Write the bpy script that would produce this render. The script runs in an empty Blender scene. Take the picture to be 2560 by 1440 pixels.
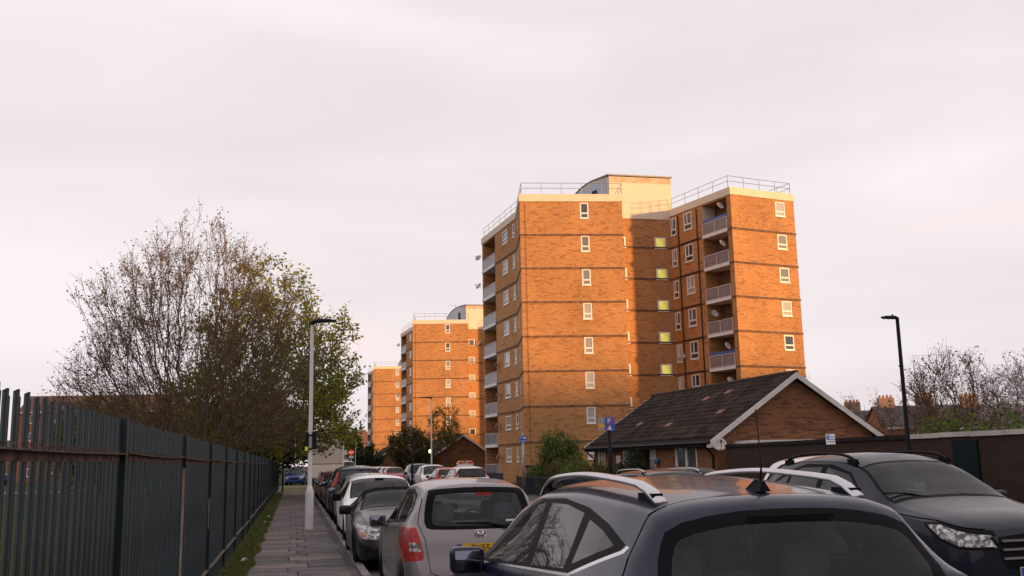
import bpy, bmesh, math, random
import numpy as np
from mathutils import Vector, Matrix
R=math.radians
scene=bpy.context.scene
col=scene.collection
# ------------------------------------------------------------------ camera
EYE=1.70; YAW=R(12.552); PIT=R(10.040); ROLL=R(1.17)
cam=bpy.data.cameras.new('camera'); camo=bpy.data.objects.new('camera',cam); col.objects.link(camo)
cam.sensor_width=36; cam.lens=34.453; cam.clip_start=.05; cam.clip_end=5000
_f=Vector((math.sin(YAW)*math.cos(PIT),math.cos(YAW)*math.cos(PIT),math.sin(PIT)))
_r=Vector((math.cos(YAW),-math.sin(YAW),0)); _u=_r.cross(_f)
_r2=_r*math.cos(ROLL)-_u*math.sin(ROLL); _u2=_u*math.cos(ROLL)+_r*math.sin(ROLL)
camo.matrix_world=Matrix(((_r2.x,_u2.x,-_f.x,0),(_r2.y,_u2.y,-_f.y,0),(_r2.z,_u2.z,-_f.z,EYE),(0,0,0,1)))
scene.camera=camo
scene.render.resolution_x=1024; scene.render.resolution_y=576
scene.view_settings.view_transform='Standard'; scene.view_settings.look='None'
scene.view_settings.exposure=0.17; scene.view_settings.gamma=1.0
scene.view_settings.use_curve_mapping=False
# ------------------------------------------------------------------ world (thin pink overcast at sunset)
SUN_AZ=144.5; SUN_EL=3.0            # compass-style azimuth measured from +Y clockwise: behind the camera, to its right
w=bpy.data.worlds.new('World'); scene.world=w; w.use_nodes=True
nt=w.node_tree; nt.nodes.clear()
def wn(t,**k):
    n=nt.nodes.new(t)
    for a,b in k.items(): setattr(n,a,b)
    return n
out=wn('ShaderNodeOutputWorld'); bg=wn('ShaderNodeBackground'); bg.inputs[1].default_value=.1
sky=wn('ShaderNodeTexSky',sky_type='NISHITA',sun_disc=False,sun_elevation=R(SUN_EL),sun_rotation=R(SUN_AZ))
sky.air_density=1.0; sky.dust_density=2.0
tc=wn('ShaderNodeTexCoord'); sep=wn('ShaderNodeSeparateXYZ'); nt.links.new(tc.outputs['Generated'],sep.inputs[0])
mp=wn('ShaderNodeMapping'); mp.inputs['Scale'].default_value=(1.2,1.2,4.5); nt.links.new(tc.outputs['Generated'],mp.inputs[0])
n1=wn('ShaderNodeTexNoise'); n1.inputs['Scale'].default_value=1.5; n1.inputs['Detail'].default_value=5; n1.inputs['Roughness'].default_value=.48; n1.inputs['Distortion'].default_value=.5
nt.links.new(mp.outputs[0],n1.inputs[0])
cr=wn('ShaderNodeValToRGB'); e=cr.color_ramp.elements
e[0].position=.30; e[0].color=(.755,.68,.705,1); e[1].position=.70; e[1].color=(.92,.852,.872,1)
nt.links.new(n1.outputs[0],cr.inputs[0])
# warm pink banks low over the horizon
n2=wn('ShaderNodeTexNoise'); n2.inputs['Scale'].default_value=1.1; n2.inputs['Detail'].default_value=3
mp2=wn('ShaderNodeMapping'); mp2.inputs['Scale'].default_value=(1,1,7); mp2.inputs['Location'].default_value=(3.1,.4,0)
nt.links.new(tc.outputs['Generated'],mp2.inputs[0]); nt.links.new(mp2.outputs[0],n2.inputs[0])
mr=wn('ShaderNodeMapRange'); mr.inputs[1].default_value=.48; mr.inputs[2].default_value=.66; nt.links.new(n2.outputs[0],mr.inputs[0])
el=wn('ShaderNodeMapRange'); el.inputs[1].default_value=.02; el.inputs[2].default_value=.36; el.inputs[3].default_value=.95; el.inputs[4].default_value=0; nt.links.new(sep.outputs[2],el.inputs[0])
mu=wn('ShaderNodeMath',operation='MULTIPLY'); nt.links.new(mr.outputs[0],mu.inputs[0]); nt.links.new(el.outputs[0],mu.inputs[1])
mx=wn('ShaderNodeMix',data_type='RGBA'); nt.links.new(mu.outputs[0],mx.inputs[0]); nt.links.new(cr.outputs[0],mx.inputs[6]); mx.inputs[7].default_value=(.98,.765,.70,1)
sc=wn('ShaderNodeVectorMath',operation='SCALE'); sc.inputs[3].default_value=10.0; nt.links.new(mx.outputs[2],sc.inputs[0])
m2=wn('ShaderNodeMix',data_type='RGBA'); m2.inputs[0].default_value=.93; nt.links.new(sky.outputs[0],m2.inputs[6]); nt.links.new(sc.outputs[0],m2.inputs[7])
nt.links.new(m2.outputs[2],bg.inputs[0]); nt.links.new(bg.outputs[0],out.inputs[0])
# ------------------------------------------------------------------ sun
sl=bpy.data.lights.new('sun','SUN'); sl.energy=5.0; sl.color=(1,.54,.20); sl.angle=R(2.0)
so=bpy.data.objects.new('sun',sl); col.objects.link(so)
sd=Vector((math.sin(R(SUN_AZ))*math.cos(R(SUN_EL)),math.cos(R(SUN_AZ))*math.cos(R(SUN_EL)),math.sin(R(SUN_EL))))
so.rotation_euler=sd.to_track_quat('Z','Y').to_euler()
# pixel -> place helpers (distance always comes from the ground, a wall or a known plane)
def ray(px,py): return _f+_r2*((px-1280)/2450)+_u2*((720-py)/2450)
def atD(px,py,D):
    d=ray(px,py); h=math.sin(YAW)*d.x+math.cos(YAW)*d.y; d=d*(D/h); return Vector((d.x,d.y,d.z+EYE))
def atX(px,py,X):
    d=ray(px,py); d=d*(X/d.x); return Vector((d.x,d.y,d.z+EYE))
# ------------------------------------------------------------------ helpers
rng=np.random.default_rng(7); rnd=random.Random(5)
def tag(o,label=None,cat=None,group=None,kind=None):
    if label: o['label']=label
    if cat: o['category']=cat
    if group: o['group']=group
    if kind: o['kind']=kind
    return o
def empty(name,loc=(0,0,0),rz=0,parent=None):
    o=bpy.data.objects.new(name,None); col.objects.link(o); o.location=loc; o.rotation_euler=(0,0,rz); o.parent=parent; o.empty_display_size=.2
    return o
def mobj(name,me,mat=None,parent=None,loc=(0,0,0)):
    o=bpy.data.objects.new(name,me); col.objects.link(o); o.location=loc; o.parent=parent
    if mat is not None and not me.materials: me.materials.append(mat)
    return o
def copy_tree(o,parent=None):
    c=o.copy(); col.objects.link(c); c.parent=parent
    for ch in list(o.children): copy_tree(ch,c)
    return c
class MB:
    def __init__(s): s.v=[]; s.f=[]; s.uv=[]; s.hasuv=False
    def face(s,pts,uv=None):
        n=len(s.v); s.v+= [tuple(p) for p in pts]; s.f.append(tuple(range(n,n+len(pts))))
        s.uv.append(uv);  s.hasuv|=uv is not None
    def hexa(s,p):   # 8 points: bottom 0-3 ccw, top 4-7
        n=len(s.v); s.v+=[tuple(q) for q in p]
        for f in ((3,2,1,0),(4,5,6,7),(0,1,5,4),(1,2,6,5),(2,3,7,6),(3,0,4,7)):
            s.f.append(tuple(n+i for i in f)); s.uv.append(None)
    def box(s,x0,x1,y0,y1,z0,z1):
        s.hexa([(x0,y0,z0),(x1,y0,z0),(x1,y1,z0),(x0,y1,z0),(x0,y0,z1),(x1,y0,z1),(x1,y1,z1),(x0,y1,z1)])
    def tube(s,p0,p1,r0,r1=None,k=8,cap=True):
        r1=r0 if r1 is None else r1
        p0=Vector(p0); p1=Vector(p1); d=(p1-p0).normalized()
        a=d.orthogonal().normalized(); b=d.cross(a); n=len(s.v)
        for p,r in ((p0,r0),(p1,r1)):
            for i in range(k):
                t=2*math.pi*i/k; s.v.append(tuple(p+a*math.cos(t)*r+b*math.sin(t)*r))
        for i in range(k):
            j=(i+1)%k; s.f.append((n+i,n+j,n+k+j,n+k+i)); s.uv.append(None)
        if cap:
            s.f.append(tuple(n+i for i in range(k))[::-1]); s.f.append(tuple(n+k+i for i in range(k))); s.uv+=[None,None]
    def path(s,pts,r,k=6):
        rs=r if hasattr(r,'__len__') else [r]*len(pts)
        pts=[Vector(p) for p in pts]; n=len(s.v); up=None
        for i,p in enumerate(pts):
            d=(pts[min(i+1,len(pts)-1)]-pts[max(i-1,0)]).normalized()
            if up is None: up=d.orthogonal().normalized()
            a=(up-d*up.dot(d)).normalized(); up=a; b=d.cross(a)
            for q in range(k):
                t=2*math.pi*q/k; s.v.append(tuple(p+a*math.cos(t)*rs[i]+b*math.sin(t)*rs[i]))
        for i in range(len(pts)-1):
            for q in range(k):
                j=(q+1)%k; s.f.append((n+i*k+q,n+i*k+j,n+(i+1)*k+j,n+(i+1)*k+q)); s.uv.append(None)
        s.f.append(tuple(n+q for q in range(k))[::-1]); s.f.append(tuple(n+(len(pts)-1)*k+q for q in range(k))); s.uv+=[None,None]
    def lathe(s,prof,c=(0,0,0),axis='z',k=20):
        n=len(s.v); c=Vector(c)
        for r,h in prof:
            for i in range(k):
                t=2*math.pi*i/k; a,b=r*math.cos(t),r*math.sin(t)
                v={'z':(a,b,h),'x':(h,a,b),'y':(b,h,a)}[axis]; s.v.append(tuple(c+Vector(v)))
        for i in range(len(prof)-1):
            for q in range(k):
                j=(q+1)%k; s.f.append((n+i*k+q,n+i*k+j,n+(i+1)*k+j,n+(i+1)*k+q)); s.uv.append(None)
    def prism(s,poly,fn,d0,d1):   # poly 2d ccw, fn(u,v,d)->3d
        n=len(s.v); k=len(poly)
        s.v+=[tuple(fn(u,v,d0)) for u,v in poly]+[tuple(fn(u,v,d1)) for u,v in poly]
        s.f.append(tuple(range(n,n+k))[::-1]); s.f.append(tuple(range(n+k,n+2*k))); s.uv+=[None,None]
        for i in range(k):
            j=(i+1)%k; s.f.append((n+i,n+j,n+k+j,n+k+i)); s.uv.append(None)
    def mesh(s,name,smooth=False):
        me=bpy.data.meshes.new(name); me.from_pydata(s.v,[],s.f)
        if s.hasuv:
            l=me.uv_layers.new(name='uv'); i=0
            for f,u in zip(s.f,s.uv):
                for q in range(len(f)):
                    if u is not None: l.data[i].uv=u[q]
                    i+=1
        if smooth: me.shade_smooth()
        me.update(); return me
    def build(s,name,mat,parent=None,smooth=False,loc=(0,0,0)): return mobj(name,s.mesh(name,smooth),mat,parent,loc)
def np_mesh(name,V,F,smooth=False):
    me=bpy.data.meshes.new(name); V=np.asarray(V,np.float32); F=np.asarray(F,np.int32); k=F.shape[1]
    me.vertices.add(len(V)); me.vertices.foreach_set('co',V.ravel())
    me.loops.add(F.size); me.loops.foreach_set('vertex_index',F.ravel())
    me.polygons.add(len(F)); me.polygons.foreach_set('loop_start',np.arange(0,F.size,k,dtype=np.int32)); 
    me.polygons.foreach_set('loop_total',np.full(len(F),k,np.int32))
    me.update(calc_edges=True); me.validate()
    if smooth: me.shade_smooth()
    return me
def text_mesh(s,size,name='lettering',extrude=.001,align='CENTER'):
    c=bpy.data.curves.new(name,'FONT'); c.body=s; c.size=size; c.extrude=extrude; c.align_x=align; c.align_y='CENTER'
    o=bpy.data.objects.new(name,c); col.objects.link(o); dg=bpy.context.evaluated_depsgraph_get(); dg.update()
    me=bpy.data.meshes.new_from_object(o.evaluated_get(dg)); bpy.data.objects.remove(o); bpy.data.curves.remove(c); me.name=name; return me
# ------------------------------------------------------------------ materials
MT={}
class NG:
    def __init__(s,name):
        s.m=bpy.data.materials.new(name); s.m.use_nodes=True; s.t=s.m.node_tree; s.t.nodes.clear(); MT[name]=s.m
    def n(s,t,ins=None,**k):
        x=s.t.nodes.new(t)
        for a,b in k.items(): setattr(x,a,b)
        for a,b in (ins or {}).items():
            if isinstance(b,bpy.types.NodeSocket): s.t.links.new(b,x.inputs[a])
            else: x.inputs[a].default_value=b
        return x
    def math(s,op,a,b=0.,c=None):
        i={0:a,1:b}
        if c is not None: i[2]=c
        return s.n('ShaderNodeMath',i,operation=op).outputs[0]
    def mix(s,f,a,b): 
        x=s.n('ShaderNodeMix',{0:f,6:a,7:b},data_type='RGBA'); return x.outputs[2]
    def noise(s,co,scale,detail=3,rough=.5): return s.n('ShaderNodeTexNoise',{'Vector':co,'Scale':scale,'Detail':detail,'Roughness':rough}).outputs[0]
    def rng(s,v,a,b,c=0.,d=1.): return s.n('ShaderNodeMapRange',{0:v,1:a,2:b,3:c,4:d}).outputs[0]
    def out(s,sh): s.t.links.new(sh,s.n('ShaderNodeOutputMaterial').inputs[0]); return s.m
    def bump(s,h,st=.3,dist=.01): return s.n('ShaderNodeBump',{'Height':h,'Strength':st,'Distance':dist}).outputs[0]
def c4(c): return (c[0],c[1],c[2],1)
def mat(name,c,rough=.6,metal=0,var=.15,scale=4,bump=0,spec=.5,coat=0,emit=None,es=1,stretch=(1,1,1),c2=None,lo=.35,hi=.65,rand=0):
    g=NG(name); co=g.n('ShaderNodeTexCoord').outputs['Object']
    mpn=g.n('ShaderNodeMapping',{'Vector':co,'Scale':stretch}).outputs[0]
    nz=g.noise(mpn,scale,4,.6); f=g.rng(nz,lo,hi)
    a=c4([x*(1-var) for x in c]); b=c4(c2) if c2 else c4([min(1,x*(1+var)) for x in c])
    cc=g.mix(f,a,b)
    if rand:
        oi=g.n('ShaderNodeObjectInfo').outputs['Random']
        cc=g.n('ShaderNodeHueSaturation',{'Color':cc,'Value':g.rng(oi,0,1,1-rand,1+rand)}).outputs[0]
    d={'Base Color':cc,'Roughness':rough,'Metallic':metal,'Specular IOR Level':spec,'Coat Weight':coat,'Coat Roughness':.04}
    if emit: d['Emission Color']=c4(emit); d['Emission Strength']=es
    if bump: d['Normal']=g.bump(nz,bump,.02)
    return g.out(g.n('ShaderNodeBsdfPrincipled',d).outputs[0])
def brick_mat(name,cols,mortar,dark,bw=.225,bh=.075,darkamt=.20):
    g=NG(name); uv=g.n('ShaderNodeUVMap').outputs[0]; sp=g.n('ShaderNodeSeparateXYZ',{0:uv})
    u,v=sp.outputs[0],sp.outputs[1]
    row=g.math('FLOOR',g.math('DIVIDE',v,bh)); par=g.math('MULTIPLY',g.math('MODULO',row,2.),.5)
    uu=g.math('ADD',g.math('DIVIDE',u,bw),par); cl=g.math('FLOOR',uu)
    fu=g.math('FRACT',uu); fv=g.math('FRACT',g.math('DIVIDE',v,bh))
    du=g.math('MINIMUM',fu,g.math('SUBTRACT',1.,fu)); dv=g.math('MINIMUM',fv,g.math('SUBTRACT',1.,fv))
    mo=g.math('MAXIMUM',g.math('LESS_THAN',du,.025),g.math('LESS_THAN',dv,.08))
    idv=g.n('ShaderNodeCombineXYZ',{0:cl,1:row,2:3.7}).outputs[0]
    wnz=g.n('ShaderNodeTexWhiteNoise',{'Vector':idv},noise_dimensions='3D'); rv=wnz.outputs[0]
    c=g.mix(rv,c4(cols[0]),c4(cols[1]))
    # dark bricks fall in loose, wide clusters
    id2=g.n('ShaderNodeCombineXYZ',{0:g.math('FLOOR',g.math('DIVIDE',g.math('ADD',cl,g.math('MULTIPLY',rv,.8)),1.4)),1:row,2:9.1}).outputs[0]
    r2=g.n('ShaderNodeTexWhiteNoise',{'Vector':id2},noise_dimensions='3D').outputs[0]
    st=g.n('ShaderNodeMapping',{'Vector':uv,'Scale':(.5,1.3,1)}).outputs[0]
    clus=g.rng(g.noise(st,1.4,3,.6),.38,.68,.0,1.)
    dk=g.math('GREATER_THAN',g.math('MULTIPLY',clus,g.math('ADD',darkamt*2.0,0.)),r2)
    c=g.mix(g.math('MULTIPLY',dk,.6),c,c4(dark))
    big=g.rng(g.noise(g.n('ShaderNodeMapping',{'Vector':uv,'Scale':(.25,.12,1)}).outputs[0],1.,4,.6),.3,.7,.82,1.12)
    c=g.mix(g.math('MULTIPLY',mo,.75),c,c4(mortar))
    c=g.n('ShaderNodeHueSaturation',{'Color':c,'Value':big}).outputs[0]
    nm=g.bump(g.math('SUBTRACT',1.,mo),.35,.006)
    return g.out(g.n('ShaderNodeBsdfPrincipled',{'Base Color':c,'Roughness':.88,'Specular IOR Level':.25,'Normal':nm}).outputs[0])
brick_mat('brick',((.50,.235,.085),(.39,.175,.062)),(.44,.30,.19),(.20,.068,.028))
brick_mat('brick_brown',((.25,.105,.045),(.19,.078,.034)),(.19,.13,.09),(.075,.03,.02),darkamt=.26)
brick_mat('brick_dark',((.046,.024,.018),(.034,.019,.015)),(.045,.034,.03),(.025,.015,.014),darkamt=.25)
brick_mat('brick_red',((.36,.125,.06),(.29,.10,.05)),(.35,.25,.19),(.15,.05,.03))
mat('cream',(.72,.63,.50),.8,var=.06,scale=1.2,c2=(.66,.54,.41),lo=.3,hi=.8,bump=.1)
mat('stain',(.62,.50,.37),.9,var=.05,scale=1.3,c2=(.40,.25,.14),lo=.45,hi=.75)
mat('upvc',(.74,.72,.70),.4,var=.04)
mat('concrete',(.42,.38,.35),.85,var=.18,scale=2,bump=.15)
mat('slab_white',(.74,.70,.68),.7,var=.1,scale=3)
mat('band',(.15,.075,.042),.9,var=.3,scale=2,stretch=(1,1,.2))
mat('metal_grey',(.35,.34,.35),.45,.8,var=.1)
mat('metal_dark',(.015,.015,.018),.5,.0,var=.3,spec=.2)
mat('black_paint',(.008,.008,.010),.5,var=.3,spec=.15)
mat('pole_white',(.62,.60,.60),.5,var=.08,scale=1.5,stretch=(1,1,.3))
mat('panel_grey',(.19,.17,.185),.35,var=.12,scale=1)
mat('rail_white',(.62,.60,.62),.5,var=.08)
mat('blue_paint',(.05,.11,.34),.5,var=.2)
mat('dish',(.42,.38,.37),.5,var=.15,scale=3)
mat('dark_inside',(.03,.026,.026),.9,var=.4)
mat('felt',(.16,.14,.14),.95,var=.2,scale=1)
mat('curved_roof',(.22,.20,.21),.5,.4,var=.15)
mat('pale_glass',(.42,.48,.55),.12,var=.08,scale=.6)
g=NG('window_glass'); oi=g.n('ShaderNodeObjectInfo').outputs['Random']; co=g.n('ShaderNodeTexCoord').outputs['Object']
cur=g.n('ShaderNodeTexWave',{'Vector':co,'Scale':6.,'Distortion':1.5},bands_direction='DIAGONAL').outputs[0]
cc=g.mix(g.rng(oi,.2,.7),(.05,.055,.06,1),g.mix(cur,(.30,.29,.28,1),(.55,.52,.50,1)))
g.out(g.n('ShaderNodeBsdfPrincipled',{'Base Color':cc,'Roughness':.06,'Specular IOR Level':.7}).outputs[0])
g=NG('lit_pane'); co=g.n('ShaderNodeTexCoord').outputs['Object']; nz=g.noise(co,1.7,2)
ec=g.mix(g.rng(nz,.35,.65),(.55,.40,.03,1),(.80,.72,.16,1))
g.out(g.n('ShaderNodeBsdfPrincipled',{'Base Color':(.12,.11,.05,1),'Roughness':.08,'Emission Color':ec,'Emission Strength':.8}).outputs[0])
# ------------------------------------------------------------------ ground, road, pavements
g=NG('grass_ground'); co=g.n('ShaderNodeTexCoord').outputs['Object']
c=g.mix(g.rng(g.noise(co,.35,6,.65),.3,.7),(.016,.030,.008,1),(.040,.046,.014,1))
c=g.mix(g.rng(g.noise(co,14.,3,.7),.4,.75),c,(.055,.056,.022,1))
g.out(g.n('ShaderNodeBsdfPrincipled',{'Base Color':c,'Roughness':.95,'Specular IOR Level':.1,'Normal':g.bump(g.noise(co,30.,3),.7,.03)}).outputs[0])
g=NG('asphalt'); co=g.n('ShaderNodeTexCoord').outputs['Object']
c=g.mix(g.rng(g.noise(co,.6,5,.6),.3,.7),(.055,.050,.050,1),(.085,.078,.078,1))
c=g.mix(g.rng(g.noise(co,90.,2),.55,.75),c,(.14,.13,.13,1))
g.out(g.n('ShaderNodeBsdfPrincipled',{'Base Color':c,'Roughness':.85,'Normal':g.bump(g.noise(co,120.,2),.4,.005)}).outputs[0])
mat('mortar_bed',(.08,.072,.066),.95,var=.3,scale=6)
mat('slab_grey',(.098,.084,.079),.88,var=.35,scale=2.2,bump=.12,rand=.22)
mat('slab_buff',(.155,.118,.105),.85,var=.2,scale=3.5,bump=.12,rand=.18)
mat('kerb_stone',(.17,.155,.15),.8,var=.25,scale=5,bump=.15,rand=.15)
mat('soil',(.06,.048,.032),.95,var=.3,scale=5)
def sheet(name,mat_,x0,x1,y0,y1,z,kind='structure'):
    b=MB(); b.face([(x0,y0,z),(x1,y0,z),(x1,y1,z),(x0,y1,z)]); return tag(b.build(name,MT[mat_]),kind=kind)
b=MB(); b.face([(-900,-300,-.03),(900,-300,-.03),(900,2200,-.03),(-900,2200,-.03)]); tag(b.build('ground',MT['grass_ground']),kind='structure')
sheet('road','asphalt',1.13,9.2,-60,420,0.0)
sheet('side_road','asphalt',-200,1.12,84,91.5,0.0)
b=MB(); b.box(-1.3,.985,-60,84,-.02,.085); pav=tag(b.build('pavement',MT['mortar_bed']),kind='structure')
b=MB(); b.box(9.35,11.2,31.2,300,-.02,.10); farpav=tag(b.build('far_pavement',MT['slab_grey']),kind='structure')
# slabs
def slab_mesh(w_,l_,h):
    b=MB(); e=.008
    b.hexa([(0,0,0),(w_,0,0),(w_,l_,0),(0,l_,0),(e,e,h),(w_-e,e,h),(w_-e,l_-e,h),(e,l_-e,h)]); return b.mesh('slab')
_sm={}
y=12.2; r=0
while y<56:
    x=-.66 ; k=0
    widths=[(.60,.915),(.915,.60),(.75,.765)][r%3]
    for wd in widths:
        key=(wd,'b' if rnd.random()<.28 else 'g')
        if key not in _sm:
            me=slab_mesh(wd-.008,.592,.035); me.materials.append(MT['slab_buff' if key[1]=='b' else 'slab_grey']); _sm[key]=me
        o=mobj('paving_slab',_sm[key],None,pav,(x,y,.085+rnd.uniform(-.004,.004)))
        o.rotation_euler=(rnd.uniform(-.006,.006),rnd.uniform(-.006,.006),rnd.uniform(-.003,.003))
        x+=wd
    y+=.60; r+=1
b=MB(); b.box(-.66,.855,56,84,.08,.12); mobj('far_paving',b.mesh('far_paving'),MT['slab_grey'],pav)
kb=MB(); kb.hexa([(0,0,0),(.135,0,0),(.135,.907,0),(0,.907,0),(0.0,.004,.20),(.118,.004,.20),(.118,.903,.20),(0.0,.903,.20)]); km=kb.mesh('kerbstone'); km.materials.append(MT['kerb_stone'])
kerb=tag(empty('kerb',(.99,12,0)),kind='structure'); kerb['kind']='structure'
for i in range(52):
    o=mobj('kerbstone',km,None,kerb,(0,i*.915,-.07+rnd.uniform(-.003,.003)))
b=MB(); b.box(0,.13,47.6,72,-.05,.125); b.box(0,.13,-60,-.01,-.05,.125); b.build('kerb_run',MT['kerb_stone'],kerb)
sheet('lay_by','asphalt',9.21,11.2,-60,31.0,.004)
b=MB(); b.box(11.36,12.6,-60,31.0,-.02,.10); tag(b.build('bay_pavement',MT['slab_grey']),kind='structure')
b=MB(); b.box(11.21,11.35,-60,31.0,-.05,.12); tag(b.build('bay_kerb',MT['kerb_stone']),kind='structure')
b=MB(); b.box(9.2,9.34,31.15,300,-.05,.12); b.box(9.34,11.35,31.01,31.14,-.05,.12); tag(b.build('far_kerb',MT['kerb_stone']),kind='structure')
# verge of soil under the fence
b=MB(); 
ys=np.arange(-2,76,.7)
for a,c_ in zip(ys[:-1],ys[1:]):
    b.face([(-1.35,a,.02),(-.67+.03*math.sin(a*3),a,.118),(-.67+.03*math.sin(c_*3),c_,.118),(-1.35,c_,.02)][::1])
tag(b.build('verge',MT['soil']),kind='structure')
mat('dry_grass',(.13,.11,.035),.95,var=.35,scale=3)
b=MB(); b.box(-1.0,1.1,63,83,.0,.135); tag(b.build('worn_grass_patch',MT['dry_grass']),kind='structure')
def grass_blades(name,n,xf,y0,y1,zf,hmin,hmax,mats):
    ys=y0+(y1-y0)*rng.random(n)**1.6; xs=xf(n,ys); a=rng.random(n)*6.283; h=hmin+(hmax-hmin)*rng.random(n)**2
    ln=(rng.random((n,2))-.5)*h[:,None]*1.2; wd=.004+.004*rng.random(n)
    base=np.stack([xs,ys,zf(xs)],1); d=np.stack([np.cos(a),np.sin(a),np.zeros(n)],1)*wd[:,None]
    tip=base+np.concatenate([ln,h[:,None]],1)
    V=np.stack([base-d,base+d,tip],1).reshape(-1,3); F=np.arange(3*n).reshape(-1,3)
    o=mobj(name,np_mesh(name,V,F),MT[mats]); return o
g=NG('blade'); gi=g.n('ShaderNodeNewGeometry').outputs['Random Per Island']
c=g.mix(gi,(.03,.065,.012,1),(.16,.15,.04,1))
g.out(g.n('ShaderNodeBsdfPrincipled',{'Base Color':c,'Roughness':.8,'Specular IOR Level':.2}).outputs[0])
tag(grass_blades('verge_grass',30000,lambda n,y:-1.25+.62*rng.random(n)**1.0+.05*np.sin(y*2.3),12,60,lambda x:.03+.1*np.clip((x+1.3)/.6,0,1)*.8,.03,.16,'blade'),'tufty green grass verge along the foot of the palisade fence','grass',kind='stuff')
tag(grass_blades('field_grass',26000,lambda n,y:-1.4-9*rng.random(n)**1.5,3.5,30,lambda x:-.03+0*x,.03,.12,'blade'),'short green grass of the field behind the palisade fence','grass',kind='stuff')

n=420; ly=13+34*rng.random(n)**1.5; side=rng.random(n); lx=np.where(side<.55,.80+.30*rng.random(n),-.62+1.4*rng.random(n)); a=rng.random(n)*6.283; sz=.012+.018*rng.random(n)
lz=np.where(lx>1.12,.006,.137); dx=np.stack([np.cos(a),np.sin(a),.2*rng.normal(size=n)],1)*sz[:,None]; dy=np.stack([-np.sin(a),np.cos(a),.2*rng.normal(size=n)],1)*sz[:,None]*.6
C0=np.stack([lx,ly,lz],1); V=np.stack([C0-dx,C0-dy,C0+dx,C0+dy],1).reshape(-1,3)
mat('dead_leaf',(.10,.065,.035),.9,var=.4,scale=40)
tag(mobj('fallen_leaves',np_mesh('fallen_leaves',V,np.arange(4*n).reshape(-1,4)),MT['dead_leaf']),'scattered brown fallen leaves and debris along the kerb and slabs','leaves',kind='stuff')
# ------------------------------------------------------------------ wall faces with openings
class Face:
    def __init__(s,p0,p1,inset=0):
        s.p=Vector((p0[0],p0[1],0)); d=Vector((p1[0]-p0[0],p1[1]-p0[1],0)); s.L=d.length; s.u=d.normalized(); s.n=Vector((s.u.y,-s.u.x,0))
    def P(s,t,z,d=0): q=s.p+s.u*t+s.n*d; return (q.x,q.y,z)
    def box(s,b,t0,t1,z0,z1,d0,d1):
        b.hexa([s.P(t0,z0,d1),s.P(t1,z0,d1),s.P(t1,z0,d0),s.P(t0,z0,d0),s.P(t0,z1,d1),s.P(t1,z1,d1),s.P(t1,z1,d0),s.P(t0,z1,d0)])
    def quad(s,b,t0,t1,z0,z1,d=0,uo=0): b.face([s.P(t0,z0,d),s.P(t1,z0,d),s.P(t1,z1,d),s.P(t0,z1,d)],[(t0+uo,z0),(t1+uo,z0),(t1+uo,z1),(t0+uo,z1)])
    def wall(s,b,z0,z1,holes=(),reveal=.11,uo=0,t0=0,t1=None):
        t1=s.L if t1 is None else t1
        ts=sorted({t0,t1,*[h[0] for h in holes],*[h[1] for h in holes]}); zs=sorted({z0,z1,*[h[2] for h in holes],*[h[3] for h in holes]})
        for a,c in zip(ts[:-1],ts[1:]):
            zz=z0; run=None
            for e,f in zip(zs[:-1],zs[1:]):
                m=((a+c)/2,(e+f)/2); inh=any(h[0]<m[0]<h[1] and h[2]<m[1]<h[3] for h in holes)
                if inh:
                    if run is not None: s.quad(b,a,c,run,e,0,uo); run=None
                elif run is None: run=e
            if run is not None: s.quad(b,a,c,run,z1,0,uo)
        for h in holes:
            rv=h[4] if len(h)>4 else reveal
            a,c,e,f=h[:4]
            for (q0,q1) in (((a,e),(a,f)),((a,f),(c,f)),((c,f),(c,e)),((c,e),(a,e))):
                b.face([s.P(q0[0],q0[1],0),s.P(q1[0],q1[1],0),s.P(q1[0],q1[1],-rv),s.P(q0[0],q0[1],-rv)],[(0,q0[1]),(rv,q1[1]),(rv,q1[1]+.1),(0,q0[1]+.1)])
def win_mesh(F,t0,t1,z0,z1,style):
    """white frame and panes; returns frame mesh, pane mesh"""
    b=MB(); p=MB(); fr=.105; d0,d1=-.12,-.012
    def bar(a,c,e,f,x=0): F.box(b,a,c,e,f,d0,d1+x)
    bar(t0,t0+fr,z0,z1); bar(t1-fr,t1,z0,z1); bar(t0+fr,t1-fr,z1-fr,z1); bar(t0+fr,t1-fr,z0,z0+fr)
    if style in('top','two'):
        zm=z0+(z1-z0)*.33; bar(t0+fr,t1-fr,zm-.06,zm+.06)
        if style=='two':
            tm=t0+(t1-t0)*.42; bar(tm-.045,tm+.045,zm+.06,z1-fr,.004)
    elif style=='mull':
        tm=(t0+t1)/2; bar(tm-.05,tm+.05,z0+fr,z1-fr)
    elif style=='sash': 
        bar(t0+fr,t0+fr+.04,z0+fr,z1-fr,.012);bar(t1-fr-.04,t1-fr,z0+fr,z1-fr,.012)
    F.box(b,t0-.05,t1+.05,z0-.05,z0,-.06,.05)      # sill
    F.box(p,t0+fr*.5,t1-fr*.5,z0+fr*.5,z1-fr*.5,-.085,-.06)
    return b.mesh('window'),p.mesh('pane')
ST=2.7
def add_windows(root,F,t0,t1,ztop,zbot,style,storeys,pane='window_glass',mats='upvc'):
    fm,pm=win_mesh(F,t0,t1,zbot,ztop,style); fm.materials.append(MT[mats]); pm.materials.append(MT[pane])
    for k in storeys:
        wdw=mobj('window',fm,None,root,(0,0,-ST*k)); mobj('pane',pm,None,wdw)
def railing(b,pts,h=.95,step=1.7,r=.022):
    for p,q in zip(pts[:-1],pts[1:]):
        p=Vector(p);q=Vector(q);n=max(1,round((q-p).length/step))
        for zz in (h,h*.55): b.tube(p+Vector((0,0,zz)),q+Vector((0,0,zz)),r,k=5)
        for i in range(n+1): x=p.lerp(q,i/n); b.tube(x,x+Vector((0,0,h)),r,k=5)
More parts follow.
